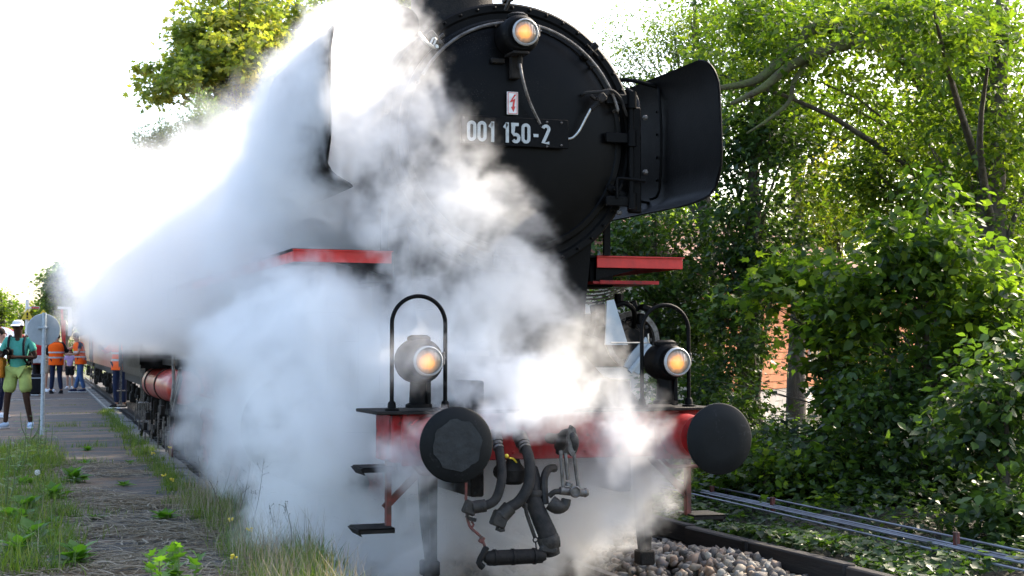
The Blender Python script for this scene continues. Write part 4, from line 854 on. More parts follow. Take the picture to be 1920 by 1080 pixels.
def grass_obj(name, parts, m, tone=(.5, .22)):
    Vs, Fs, Ts, o = [], [], [], 0
    for P, h, w, le in parts:
        V, F, s = blades(P, h, w, le, g); Vs.append(V); Fs.append(F + o); o += len(V); Ts.append(np.repeat(np.clip(g.normal(tone[0], tone[1], len(P)), 0, 1), s))
    return tag(raw(name, np.concatenate(Vs), np.concatenate(Fs), LM[m], None, np.concatenate(Ts)), kind='stuff')
cen = []
for k in range(260):      # along the edge stones, denser towards the camera
    y = -1.5 + 26 * rnd.random() ** 1.6; cen.append((edge_x(y) - .33 + rnd.gauss(0, .07), y, PZ - .01))
cen2 = [(edge_x(y) - .1 + rnd.gauss(0, .12), y, PZ - .02) for y in [(-1.2 + 6 * rnd.random()) for _ in range(90)]]
left = []
for k in range(330):
    y = rnd.uniform(.8, 13); u = rnd.uniform(-40, 125 - max(0, (y - 6)) * 4) ; p = at(u, 900, y); left.append((p.x, y, PZ - .01))
grass_obj('grass', [tufts(cen, 38, .05, .05, .17), tufts(cen2, 40, .06, .06, .26), tufts(left[:190], 30, .10, .03, .14, .008), tufts(left[190:330], 46, .07, .07, .26, .009), tufts([(atz(u, v, PZ).x, atz(u, v, PZ).y, PZ) for u, v in ((120, 800), (60, 830), (150, 870), (100, 960), (160, 970), (200, 800), (30, 990), (60, 1030), (170, 838), (110, 1010))], 130, .16, .05, .16)], 'grass')
joint = [(x, y + .02 * math.sin(x * 9), PZ) for y in (16.5, 19.5, 23.5, 28) for x in np.arange(-2.6, edge_x(y) - .4, .09) if rnd.random() < .7]
grass_obj('moss', [tufts(joint, 16, .035, .012, .035, .006)], 'grass', (.6, .2))
dry = [(edge_x(y) - .22 + rnd.gauss(0, .14), y, PZ - .02) for y in [(-1.6 + 7 * rnd.random() ** 1.3) for _ in range(120)]]
grass_obj('dry_grass', [tufts(dry, 15, .07, .12, .42, .0035, (.1, .75)), tufts(left[:60], 6, .09, .15, .42, .003, (.1, .7))], 'drygrass', (.6, .2))
# straw lying about in mats
n = 13000; P = np.zeros((n, 3)); mats = [(g.uniform(-4.6, -1.95), g.uniform(-.4, 9.5)) for _ in range(52)]
k = g.integers(0, len(mats), n); P[:, 0] = np.array([mats[i][0] for i in k]) + g.normal(size=n) * .36; P[:, 1] = np.array([mats[i][1] for i in k]) + g.normal(size=n) * .22; P[:, 2] = PZ + g.uniform(.003, .028, n)
P = P[(P[:, 0] < -1.66 + .037 * P[:, 1] - .1)]; n = len(P)
a = g.normal(0, .8, n) + (g.uniform(size=n) < .5) * np.pi; ln = g.uniform(.06, .40, n); bend = g.normal(0, .6, n); w = g.uniform(.0012, .0085, n) * (g.uniform(size=n) ** .5); V = []
for t in (0, .33, .66, 1):
    an = a + bend * t; c = np.stack([P[:, 0] + np.cos(an) * ln * t, P[:, 1] + np.sin(an) * ln * t, P[:, 2] + .02 * np.sin(t * 3.1) * g.uniform(0, 1, n)], 1); s_ = np.stack([-np.sin(an) * w, np.cos(an) * w, np.zeros(n)], 1)
    V += [c - s_, c + s_ + np.array([0, 0, .0015])]
V = np.stack(V, 1).reshape(-1, 3); F = (np.array([(0, 1, 3, 2), (2, 3, 5, 4), (4, 5, 7, 6)])[None] + (np.arange(n) * 8)[:, None, None]).reshape(-1, 4)
tag(raw('straw', V, F, LM['drygrass'], None, np.repeat(np.clip(g.normal(.45, .25, n), 0, 1), 3)), kind='stuff')

def weed(name, label, base, n, size, m='weed', shape=LEAF_B, rise=.5, spread=.12, stems=1, cat='weed', group=None, seed=0, zh=.1):
    """a plant whose leaves are pieces of their own"""
    t = thing(name, label, cat, tuple(base), group); rr = random.Random(seed); LV, LF = shape
    mb = MB()
    for s in range(stems):
        a = rr.uniform(0, 6.28); q = Vector(base) + Vector((math.cos(a), math.sin(a), 0)) * spread * rr.uniform(.1, .6) * (stems > 1)
        tops = q + Vector((math.cos(a) * .03, math.sin(a) * .03, zh * rr.uniform(.75, 1.1))); mb.tube([Vector(base), q.lerp(tops, .5), tops], [.006, .005, .003], 6, 2)
        per = max(3, n // stems)
        for k in range(per):
            f = (k + .6) / per; p = q.lerp(tops, f) if zh > .05 else Vector(base); an = a + k * 2.4 + rr.uniform(-.3, .3); el = rise * (.3 + .8 * f) + rr.uniform(-.15, .15)
            d = Vector((math.cos(an) * math.cos(el), math.sin(an) * math.cos(el), math.sin(el))); sd_ = Vector((-math.sin(an), math.cos(an), rr.uniform(-.25, .25))).normalized(); nn = sd_.cross(d) * -1
            sz = size * rr.uniform(.7, 1.15) * (1 - .35 * f); V = np.array([tuple(p + sd_ * (v[0] * sz) + d * (v[1] * sz) + nn * ((v[2] - .22 * v[1] ** 2) * sz)) for v in LV])
            raw('leaf', V, LF, LM[m], t, np.full(len(LF), min(1, max(0, rr.gauss(.6, .2)))), smooth=True)
    mb.build('stem', LMS, t); return t
LMS = mat('green_stem', (.09, .14, .03), .6)
b_ = atz(325, 1120, PZ); weed('seedling_plant', 'bright green plant with toothed leaves at the bottom of the frame', (b_.x, b_.y, PZ), 52, .115, 'weed', LEAF_M, .95, .22, 5, 'plant', None, 3, .27)
spots = [(232, 912, 'rosette weed in the middle of the platform'), (160, 872, 'leafy weed on the straw left of the platform middle'), (308, 975, 'upright weed tuft standing on the bare asphalt'), (245, 870, 'low weed near the edge grass'), (180, 975, 'flat weed on the brown straw patch'), (45, 910, 'weed clump beside the dandelion clock'), (165, 845, 'small weed in front of the sign pole'), (40, 1000, 'broad weed clump at the lower left'), (95, 985, 'weed clump among the grass lower left')]
for i, (u, v, lab) in enumerate(spots):
    b_ = atz(u, v, PZ); weed('rosette_weed', lab, (b_.x, b_.y, PZ), (12, 22, 16, 9, 26, 14, 19, 24, 11)[i], (.12, .20, .17, .11, .15, .18, .13, .19, .14)[i], 'weed', (LEAF_A, LEAF_N, LEAF_B)[i % 3], (1.1, .8, 1.3)[i % 3], .05, 1, 'weed', 'weeds growing on the platform', 10 + i, .03)
for i, (u, v, lab) in enumerate([(30, 860, 'feathery yellow green weed at the left edge'), (75, 835, 'feathery weed at the foot of the sign pole'), (10, 930, 'tall feathery weed low at the left edge'), (55, 800, 'feathery weed by the shoes of the standing man')]):
    b_ = atz(u, v + 30, PZ); weed('feathery_weed', lab, (b_.x, b_.y, PZ), 40, .16, 'weed', LEAF_N, .25, .25, 5, 'weed', 'feathery weeds at the left of the platform', 30 + i, .42)
for i, (u, v) in enumerate([(25, 985), (75, 1020), (20, 1045), (110, 940), (60, 965), (150, 905), (130, 1060)]):
    b_ = atz(u, v, PZ); weed('dock_weed', 'broad leaved dock plant at lower left, ' + ['by the left edge above the brown straw', 'in the middle of the green clump', 'lowest, at the left edge', 'right of the dandelion clock', 'behind the green clump', 'nearest the asphalt', 'lowest, toward the straw'][i], (b_.x, b_.y, PZ), 22, .20, 'weed', LEAF_B, .95, .10, 2, 'weed', 'dock plants at lower left', 60 + i, .08)
# dandelion clock
b_ = atz(82, 985, PZ); dc = thing('dandelion_clock', 'single white dandelion clock on a thin stalk', 'flower', (b_.x, b_.y, PZ)); h_ = at(70, 886, b_.y)
MB().tube([b_, b_.lerp(h_, .5) + Vector((.01, 0, 0)), h_], .0025, 5, 3).build('stalk', LMS, dc); mb = MB()
for k in range(60):
    a = rnd.uniform(0, 6.28); z = rnd.uniform(-1, 1); q = math.sqrt(1 - z * z); d = Vector((q * math.cos(a), q * math.sin(a), z)); mb.bar(h_, h_ + d * .018, .0012, .0012); mb.ball(h_ + d * .019, .0035, 4)
tag(mb.build('seed_head', M['white'], dc), kind='stuff')
# tall thin seed stalks and yellow ragwort flowers at the platform edge
for i, (u0, v0, u1, v1) in enumerate([(462, 1010, 495, 860), (438, 980, 470, 865), (408, 940, 440, 840), (395, 920, 372, 862), (385, 900, 390, 835), (350, 870, 352, 770), (245, 830, 240, 780), (510, 1020, 505, 950), (545, 1030, 535, 945), (420, 1000, 400, 915)]):
    b_ = atz(u0, v0 + 10, PZ); e_ = at(u1, v1, b_.y); t = thing('seed_stalk', f'thin dry seed stalk at the platform edge, ' + ['tallest and leaning right', 'beside the tallest one', 'dark, in front of the steam', 'pale, bent to the left', 'upright near the steam corner', 'lone one before the red tank', 'short one far up the platform', 'low one near the bottom of the steam', 'last one before the bottom edge', 'pale, crossing the edge grass'][i], 'weed', tuple(b_), 'seed stalks along the platform edge')
    MB().tube([b_, b_.lerp(e_, .5) + Vector((.02, 0, 0)), e_], [.0032, .0025, .0012], 5, 4).build('stalk', mat('seed_stalk', (.07, .055, .035), .8) if i == 0 else bpy.data.materials['seed_stalk'], t); mb = MB()
    for k in range(9):
        f = rnd.uniform(.45, 1); p = b_.lerp(e_, f); q = p + Vector((rnd.uniform(-.05, .05), rnd.uniform(-.03, .03), rnd.uniform(.01, .06))); mb.tube([p, q], .001, 4, 0); mb.ball(q, .0045, 5)
    tag(mb.build('seed_heads', bpy.data.materials['seed_stalk'], t), kind='stuff')
for i, (u, v) in enumerate([(322, 900), (318, 838), (287, 850), (468, 992), (432, 975), (307, 890), (438, 1043)]):
    b_ = atz(u + 8, v + 45, PZ); e_ = at(u, v, b_.y); t = thing('yellow_flower', 'small yellow flower in the platform edge grass, ' + ['in the thick clump halfway', 'the farthest of them', 'left of the farthest', 'nearest the steam', 'above the pale straw', 'left half of the halfway clump', 'lowest of them'][i], 'flower', tuple(b_), 'yellow flowers at the platform edge')
    MB().tube([b_, e_], .002, 5, 0).build('stalk', LMS, t); mb = MB()
    for k in range(7): mb.ball(e_ + Vector((rnd.uniform(-.018, .018), rnd.uniform(-.01, .01), rnd.uniform(-.012, .012))), .008, 6)
    tag(mb.build('petals', M['yellow'], t), kind='stuff')
# ------------------------------------------------------------------ timber wall, wires, signs, house, train
wl = thing('timber_wall', 'low wall of tarred timbers holding the bank right of the ballast', 'wall', (2.06, 2, -.2))
p0 = MB().box((0, 0, 0), (.10, 2.36, .15), None, .012).build('timber', M['timber'], wl); first = True; rr = random.Random(4)
for j in range(8):
    for k in range(2):
        o = p0 if first else p0.copy()
        if not first: col.objects.link(o)
        first = False; y = -2.2 + j * 2.4 + (k % 2) * 1.1; o.parent = wl; o.location = (1.87 + track_x(y) - 2.06 + rr.uniform(-.012, .012) + k * .015, y - 2, -.03 + k * .158 - (-.2)); o.rotation_euler = (rr.uniform(-.008, .008), rr.uniform(-.03, .03), rr.uniform(-.006, .006))
for j in range(9):
    y = -2.6 + j * 2.0; mb = MB(); mb.box((1.795 + track_x(y), y, .0), (.03, .05, .42), Matrix.Rotation(rr.uniform(-.05, .05), 3, 'X'), .004); mb.build('iron_stake', M['galv'] if j % 3 == 1 else M['soot'], wl)
# signal wires with their posts
ws = [(905, 1034, 2.95), (915, 1049, 2.80), (920, 1056, 2.72), (926, 1070, 2.62), (917, 1053, 2.76)]
M['wire'] = mat('wire_steel', (.22, .24, .28), .4, metal=.3, c2=(.13, .13, .15), scale=3)
for i, (va, vb, X) in enumerate(ws):
    a = atx(1300, va, X); b_ = atx(1920, vb, X); d = (a - b_) / (a.y - b_.y); pts = []
    for y in np.arange(-6, 42, 1.5):
        p = b_ + d * (y - b_.y); pts.append((p.x + track_x(max(0, y)) * (y > 8), y, p.z * 1.0 if y < a.y else a.z + .003 * math.sin(y + i)))
    o = MB().tube(pts, .0095 if i < 4 else .007, 6, 0).build('signal_wire', M['wire'], None)
    tag(o, 'steel signal wire beside the track, ' + ['the highest one', 'second from the top', 'second from the bottom', 'the lowest one', 'thin one in the middle bundle'][i], 'wire', 'signal wires along the bank')
for i, (u, y) in enumerate([(1443, 0), (1785, 0), (1330, 0)]):
    p = atx(u, 700, 2.78); y = p.y; t = thing('wire_post', ['short iron post carrying the wires right of the buffer', 'rusty iron post under the wires near the lower right corner', 'dark wire post beside the last footstep'][i], 'post', (2.8, y, .08), 'wire posts')
    mb = MB(); mb.box((2.80, y, .20), (.035, .04, .34), None, .005); mb.build('post', M['redbrown'], t)
    mb = MB()
    for k, (va, vb, X) in enumerate(ws[:4]):
        a = atx(1300, va, X); b_ = atx(1920, vb, X); q = a + (b_ - a) * ((y - a.y) / (b_.y - a.y)); mb.lathe((X - .008, y, q.z - .018), (1, 0, 0), [(0, .02), (.005, .013), (.011, .013), (.016, .02)], 12)
    mb.build('pulleys', M['iron'], t)
# orange timber house behind the trees; its long wall stands at an angle and catches the sun
M['orange'] = mat('orange_cladding', (.70, .26, .10), .7, c2=(.58, .20, .08), scale=4, bump=.2, stretch=(1, 1, .2)); M['cream'] = mat('pale_render', (.68, .60, .50), .8, c2=(.6, .5, .4), scale=3); M['rooftile'] = mat('roof_tile', (.20, .08, .05), .8, c2=(.12, .05, .035), scale=12); M['pane'] = mat('dark_window_glass', (.02, .025, .03), .08)
ha = R(42); hx, hy = 8.3 + 8 * .743 - 3 * .669, 15 + 8 * .669 + 3 * .743; hs = thing('orange_house', 'orange boarded house glimpsed through gaps between the trees', 'house', (hx, hy, .1), rz=ha)
mb = MB(); mb.box((hx, hy, 1.5), (16, 6, 2.8)); 
def place(mbx): 
    rot = Matrix.Rotation(ha, 3, 'Z'); c = Vector((hx, hy, 0)); mbx.v = [tuple(c + rot @ (Vector(v) - c)) for v in mbx.v]; return mbx
place(mb).build('wall', M['cream'], hs)
for k in range(14):
    mb = MB(); mb.box((hx, hy - 3.02 - (.01 if k % 2 else 0), .90 + k * .145), (16.02, .03, .138), None, .006); place(mb).build('board', M['orange'], hs)
for x in (-5.6, -1.4, 3.6):
    mb = MB(); mb.box((hx + x, hy - 3.05, 1.75), (1.1, .06, 1.1)); w_ = place(mb).build('window', M['white'], hs); mb = MB()
    for s in (-1, 1): mb.box((hx + x + s * .26, hy - 3.085, 1.75), (.46, .01, .98))
    place(mb).build('pane', M['pane'], w_)
mb = MB(); mb.prism([(hx - 8.3, hy - 3.5, 2.9), (hx - 8.3, hy + 3.5, 2.9), (hx - 8.3, hy, 4.6)], (16.6, 0, 0)); place(mb).build('roof', M['rooftile'], hs)
# garden wall lit beside the house
# round sign seen from behind, on a galvanised pole
sp = atz(79, 816, PZ); Y = sp.y; sgn = thing('round_sign', 'grey back of a round sign on a tall galvanised pole beside the standing man', 'sign', (sp.x, Y, PZ)); c = at(82, 618, Y)
MB().cyl((sp.x, Y, PZ - .05), (sp.x + .01, Y, c.z + .26), .032, n=16).build('pole', M['galv'], sgn)
MB().lathe((c.x + .0, Y + .075, c.z), (0, 1, 0), [(-.022, .228), (-.022, .243), (.0, .247), (.008, .247), (.008, .01)], 48, (True, False)).build('sign_disc', M['backgrey'], sgn)
mb = MB()
for s in (-1, 1): mb.box((c.x + s * .055 - .01, Y + .03, c.z + .03), (.035, .06, .04), None, .004); mb.cyl((c.x + s * .055 - .01, Y - .02, c.z + .03), (c.x + s * .055 - .01, Y + .0, c.z + .03), .012, n=6)
mb.box((c.x - .005, Y + .0, c.z + .03), (.10, .075, .03), None, .004); mb.build('bracket', M['galv'], sgn)
# yellow warning triangle on a white post
tp = at(51, 590, 42); ts = thing('warning_sign', 'yellow triangular warning sign on a white post with a red and white arm above', 'sign', (tp.x, 42, PZ)); s = (tp - CAM).dot(FW) / FPX
MB().cyl((tp.x, 42, PZ - .05), (tp.x, 42, at(51, 562, 42).z), .06, n=12).build('post', M['white'], ts)
mb = MB(); mb.prism([(tp.x - 11 * s, 41.9, tp.z - 9 * s), (tp.x + 11 * s, 41.9, tp.z - 9 * s), (tp.x, 41.9, tp.z + 11 * s)], (0, .03, 0)); tr = mb.build('triangle', M['yellow'], ts, smooth=False)
mb = MB(); mb.bar((tp.x, 41.88, tp.z + 4 * s), (tp.x, 41.88, tp.z - 2 * s), .05, .012, 0, (0, 1, 0)); mb.box((tp.x, 41.88, tp.z - 5 * s), (.05, .012, .05)); mb.build('exclamation_mark', M['soot'], tr)
mb = MB(); q = at(63, 577, 42); mb.box((q.x, 41.95, q.z), (22 * s, .04, 4 * s)); am = mb.build('arm', M['white'], ts); mb = MB(); q = at(66, 577, 42); mb.box((q.x, 41.92, q.z), (14 * s, .04, 2.4 * s)); mb.build('arm_stripe', M['signred'], am)
# red and white level-crossing barrier post beside the steam, street furniture at the platform's end
bp_ = at(121, 600, 50); s = (bp_ - CAM).dot(FW) / FPX; bs = thing('red_frame_signal', 'tall red framed signal with white arm at the far end of the platform', 'signal', (bp_.x, 50, PZ))
mb = MB(); mb.bar(at(116, 580, 50), at(119, 640, 50), .09, .09); mb.bar(at(121, 600, 50), at(121, 650, 50), .07, .07); mb.build('post', M['redbright'], bs)
mb = MB(); mb.bar(at(108, 577, 50), at(134, 578, 50), .06, .10); mb.bar(at(131, 580, 50), at(131, 630, 50), .14, .10); mb.build('arm', M['white'], bs)
q = at(81, 588, 60); s = (q - CAM).dot(FW) / FPX; osg = thing('orange_sign', 'small orange diamond sign above the round grey sign', 'sign', (q.x, 60, PZ)); MB().cyl((q.x, 60, PZ), (q.x, 60, q.z), .05, n=8).build('post', M['galv'], osg); mb = MB(); mb.prism([(q.x, 59.9, q.z + 8 * s), (q.x + 6 * s, 59.9, q.z), (q.x, 59.9, q.z - 8 * s), (q.x - 6 * s, 59.9, q.z)], (0, .03, 0)); mb.build('panel', M['yellow'], osg, smooth=False)
# tender and coach behind the engine, curving away with the track
def along(y0, y1):
    a = Vector((track_x(y0), y0, 0)); b2 = Vector((track_x(y1), y1, 0)); return a, b2
def car(name, label, cat, y0, y1, body, z0, z1, m, win):
    a, b2 = along(y0, y1); L_ = (b2 - a).length; rz = -math.atan2(b2.x - a.x, b2.y - a.y); t = thing(name, label, cat, tuple(a), rz=rz); c0 = a
    rot = Matrix.Rotation(rz, 3, 'Z')
    def pl(mb): mb.v = [tuple(c0 + rot @ Vector(v)) for v in mb.v]; return mb
    mb = MB(); w = body / 2; sec = [(-w, z0), (-w, z1 - .35)] + [(-w * math.cos(R(k)), z1 - .35 + .5 * math.sin(R(k))) for k in range(12, 180, 12)] + [(w, z1 - .35), (w, z0)]
    mb.prism([(x, .35, z) for x, z in sec], (0, L_ - .7, 0)); pl(mb).build('body', M[m], t)
    for k in range(win):
        y = 1.6 + k * (L_ - 3) / max(1, win - 1)
        if win > 1: pl(MB().box((-w - .01, y, 2.55), (.03, .95, .75), None, .01)).build('window', M['pane'], t); pl(MB().box((w + .01, y, 2.55), (.03, .95, .75), None, .01)).build('window', M['pane'], t)
    for y in (1.6, 3.2, L_ - 3.2, L_ - 1.6):
        for x in (-.75, .75): pl(MB().lathe((x - .06, y, .47), (1, 0, 0), [(0, .1), (0, .46), (.12, .46), (.12, .1)], 28)).build('wheel', M['iron'], t)
    for y in (2.4, L_ - 2.4):
        pl(MB().box((1.0, y, .62), (.10, 2.6, .22), None, .02)).build('bogie_frame', M['soot'], t)
        mb = MB(); mb.box((-1.0, y, .62), (.10, 2.6, .22), None, .02)
        for q in (-.8, .8):
            mb.box((-1.08, y + q, .52), (.14, .22, .24), None, .02); mb.cyl((-1.08, y + q - .3, .62), (-1.08, y + q - .3, .85), .05, n=8)
        pl(mb).build('bogie_frame', M['soot'], t)
    mb = MB(); mb.box((0, L_ / 2, z0 - .08), (body - .1, L_ - .8, .16)); mb.box((-.9, L_ / 2, .62), (.3, 1.6, .35), None, .03)
    rq = random.Random(int(y0))
    for k in range(22): yy = rq.uniform(1, L_ - 1); mb.box((rq.uniform(-1.3, -1.0), yy, rq.uniform(.45, .85)), (rq.uniform(.03, .08), rq.uniform(.05, .3), rq.uniform(.04, .14)), None, .006)
    pl(mb).build('underframe', M['soot'], t)
    for y in (.45, L_ - .45):
        mb = MB()
        for z in (.45, .75): mb.box((-w - .02, y, z), (.16, .5, .02))
        mb.bar((-w - .03, y - .22, .45), (-w - .03, y - .22, 1.6), .02, .03); mb.bar((-w - .03, y + .22, .45), (-w - .03, y + .22, 1.6), .02, .03)
        mb.tube([(-w - .06, y - .22, 1.25), (-w - .06, y - .22, 2.3)], .012, 6, 0); mb.tube([(-w - .06, y + .22, 1.25), (-w - .06, y + .22, 2.3)], .012, 6, 0)
        pl(mb).build('steps_and_rails', M['steel'], t)
    return t
tender = car('tender', 'black tender close behind the engine, hidden mostly by the white steam bank', 'tender', 15.8, 23.8, 2.9, 1.15, 3.2, 'black', 1)
coach1 = car('passenger_coach', 'dark red coach whose steps show under the steam beside the men in orange vests', 'coach', 24.6, 44.0, 2.85, 1.15, 3.95, 'tank', 9)
coach2 = car('passenger_coach', 'last coach standing at the far end of the platform', 'coach', 45.0, 64.0, 2.85, 1.15, 3.95, 'tank', 9)
# ------------------------------------------------------------------ people
def cloth(name, c, c2=None): M[name] = mat(name, c, .85, c2=c2 or tuple(k * .75 for k in c), scale=9, bump=.5, bscale=14, bdist=.02, spec=.2); return M[name]
cloth('skin_dark', (.055, .028, .018)); cloth('skin_light', (.50, .28, .20)); cloth('teal_shirt', (.055, .30, .22), (.10, .36, .30)); cloth('lime_shorts', (.42, .50, .15)); cloth('orange_vest', (.95, .13, .01), (.85, .11, .01))
cloth('navy', (.018, .025, .06)); cloth('jeans', (.04, .085, .20), (.06, .12, .26)); cloth('reflective', (.55, .56, .55)); cloth('white_cloth', (.72, .74, .78)); cloth('red_cloth', (.45, .02, .03)); cloth('lilac', (.48, .33, .55)); cloth('black_cloth', (.015, .015, .017)); cloth('paleblue', (.45, .58, .75)); cloth('hair', (.03, .02, .015)); cloth('beige', (.5, .42, .32)); cloth('orange_bag', (.7, .25, .03))
def skin_mesh(name, verts, edges, m, parent, sub=1):
    """verts: (point, radius x, radius y); one smooth skinned surface grown over the connected joints, root = vertex 0"""
    me = bpy.data.meshes.new(name); me.from_pydata([tuple(v[0]) for v in verts], edges, []); me.materials.append(m)
    o = bpy.data.objects.new(name, me); col.objects.link(o)
    o.parent = parent
    s = o.modifiers.new('skin', 'SKIN'); s.use_smooth_shade = True
    for i, v in enumerate(verts):
        sv = me.skin_vertices[0].data[i]; sv.radius = (v[1], v[2] if len(v) > 2 else v[1]); sv.use_root = (i == 0)
    if sub: d = o.modifiers.new('smooth', 'SUBSURF'); d.levels = sub; d.render_levels = sub
    return o
def person(label, base, face, pose, look, H=1.76, group=None):
    """local frame: x to the person's left-hand side seen from behind = +x, y forward, z up"""
    t = thing('person', label, 'person', base, group, rz=face); k = H / 1.76
    J = {'pel': (0, 0, .96), 'wai': (0, .0, 1.12), 'che': (0, .0, 1.33), 'nec': (0, .01, 1.49), 'hd0': (0, .03, 1.57), 'hd1': (0, .035, 1.66), 'hd2': (0, .02, 1.72),
         'hpL': (-.09, 0, .93), 'knL': (-.10, .02, .50), 'anL': (-.10, -.02, .08), 'toL': (-.11, .14, .035), 'hpR': (.09, 0, .93), 'knR': (.10, .02, .50), 'anR': (.10, -.02, .08), 'toR': (.11, .14, .035),
         'shL': (-.185, 0, 1.43), 'elL': (-.23, -.02, 1.15), 'wrL': (-.24, .06, .92), 'shR': (.185, 0, 1.43), 'elR': (.23, -.02, 1.15), 'wrR': (.24, .06, .92)}
    J.update(pose); J = {a: Vector(b_) * k for a, b_ in J.items()}
    V = []; E_ = []; ix = {}
    def v(n, r, r2=None): ix[n] = len(V); V.append((J[n], r * k, (r2 or r) * k))
    v('pel', .13, .10); v('wai', .12, .09); v('che', .14, .10); v('nec', .055); v('hd0', .07, .08); v('hd1', .083, .095); v('hd2', .06, .07)
    for s in 'LR': v('hp' + s, .085); v('kn' + s, .058); v('an' + s, .038); v('sh' + s, .055); v('el' + s, .040); v('wr' + s, .027)
    E_ = [(ix[a], ix[b_]) for a, b_ in (('pel', 'wai'), ('wai', 'che'), ('che', 'nec'), ('nec', 'hd0'), ('hd0', 'hd1'), ('hd1', 'hd2'))]
    for s in 'LR': E_ += [(ix[a], ix[b_]) for a, b_ in (('pel', 'hp' + s), ('hp' + s, 'kn' + s), ('kn' + s, 'an' + s), ('che', 'sh' + s), ('sh' + s, 'el' + s), ('el' + s, 'wr' + s))]
    skin_mesh('body', V, E_, M[look['skin']], t, 2)
    def add(mb, name, m, par=t, **kw): o = mb.build(name, M[m], None, **kw); o.parent = par; return o
    # hands: palm, four bent fingers of unequal length and a thumb on the side
    for s in 'LR':
        w = J['wr' + s]; d = (w - J['el' + s]).normalized(); sd_ = d.cross(Vector((0, 1, .3))).normalized(); dn = sd_.cross(d); mb = MB(); th = 1 if s == 'L' else -1
        mb.tube([w - d * .02, w + d * .04 * k, w + d * .085 * k], [.026 * k, .034 * k, .032 * k], 8, 2)
        for q in range(4):
            b0 = w + d * .08 * k + sd_ * (q - 1.5) * .019 * k; ln = (.062, .072, .068, .052)[q] * k; mb.tube([b0, b0 + d * ln * .55 + dn * .012, b0 + d * ln * .85 + dn * .035], [.0095 * k, .0085 * k, .007 * k], 6, 2)
        b0 = w + d * .03 * k + sd_ * th * .028 * k; mb.tube([b0, b0 + (d * .6 + sd_ * th * .7) * .045 * k, b0 + (d + sd_ * th * .4) * .06 * k + dn * .02], [.012 * k, .010 * k, .008 * k], 6, 2); add(mb, 'hand', look['skin'])
    # face
    h1 = J['hd1']; f = Vector((0, 1, 0)); mb = MB(); mb.tube([h1 + Vector((0, .085, .02)) * k, h1 + Vector((0, .108, -.012)) * k, h1 + Vector((0, .09, -.025)) * k], [.008, .014, .010], 6, 2)
    for s in (-1, 1): mb.ball(tuple(h1 + Vector((s * .083, -.005, -.01)) * k), .028 * k, 8, (.4, .8, 1.1))
    add(mb, 'nose_and_ears', look['skin'])
    mb = MB()
    for s in (-1, 1): mb.ball(tuple(h1 + Vector((s * .033, .086, .018)) * k), .012 * k, 8)
    mb.box(tuple(h1 + Vector((0, .088, -.05)) * k), (.045 * k, .012, .008)); add(mb, 'eyes_and_mouth', 'hair')
    if look.get('hair', True):
        mb = MB(); mb.ball(tuple(h1 + Vector((0, -.02, .035)) * k), .102 * k, 14, (.93, 1, 1)); 
        if look.get('long'): mb.tube([h1 + Vector((0, -.06, .05)), h1 + Vector((0, -.10, -.06)), h1 + Vector((0, -.09, -.2))], [.07, .08, .03], 10, 2)
        o = add(mb, 'hair', look.get('haircol', 'hair'))
    # top
    r = look.get('fit', 1.0); P2 = [(J['pel'] + Vector((0, 0, look.get('hem', -.02))) * k, .150 * k * r, .115 * k * r), (J['wai'], .138 * k * r, .112 * k * r), (J['che'], .160 * k * r, .122 * k * r), (J['nec'] - Vector((0, 0, .035)) * k, .075 * k, .07 * k)]
    e2 = [(0, 1), (1, 2), (2, 3)]; n_ = 4
    for s in 'LR':
        el = J['sh' + s].lerp(J['el' + s], look.get('sleeve', .62)); P2 += [(J['sh' + s], .075 * k, .075 * k), (el, .062 * k, .062 * k)]; e2 += [(2, n_), (n_, n_ + 1)]; n_ += 2
        if look.get('sleeve', .62) >= 1: P2 += [(J['wr' + s].lerp(J['el' + s], .08), .040 * k, .040 * k)]; e2 += [(n_ - 1, n_)]; n_ += 1
    if look.get('vest'):
        e2 = e2[:]; skin_mesh('shirt', P2, e2, M[look['top']], t, 1)
        mb = MB(); nn = 20
        for f_, rx, ry, dz in ((0, .195, .150, -.13), (0, .190, .148, -.02), (.5, .185, .145, 0), (1, .205, .150, 0), (1, .200, .140, .07), (1, .165, .115, .125), (1, .10, .085, .155)):
            c = J['pel'].lerp(J['che'], f_)
            for i in range(nn):
                a = 2 * math.pi * i / nn; wv = 1 + .03 * math.sin(3 * a + f_ * 5); mb.v.append((c.x + rx * k * r * wv * math.cos(a), c.y + ry * k * r * wv * math.sin(a), c.z + dz * k))
        for q in range(6): mb.f += [(q * nn + i, q * nn + (i + 1) % nn, (q + 1) * nn + (i + 1) % nn, (q + 1) * nn + i) for i in range(nn)]
        add(mb, 'hi_vis_vest', 'orange_vest', angle=80)
        for f_ in (.15, .55):
            c = J['pel'].lerp(J['che'], f_) + Vector((0, 0, .03)); mb = MB(); nn = 24; o_ = 0; rx, ry = .200 * k * r, .158 * k * r
            for z in (-.022, .022):
                for i in range(nn): a = 2 * math.pi * i / nn; mb.v.append((c.x + rx * math.cos(a), c.y + ry * math.sin(a), c.z + z))
            mb.f = [(i, (i + 1) % nn, nn + (i + 1) % nn, nn + i) for i in range(nn)]; add(mb, 'reflective_band', 'reflective')
    else: skin_mesh('shirt', P2, e2, M[look['top']], t, 2)
    # legs
    lw = look.get('leg', 1.0); P2 = [(J['pel'] + Vector((0, 0, .03)), .142 * k, .115 * k)]; e2 = []; n_ = 1
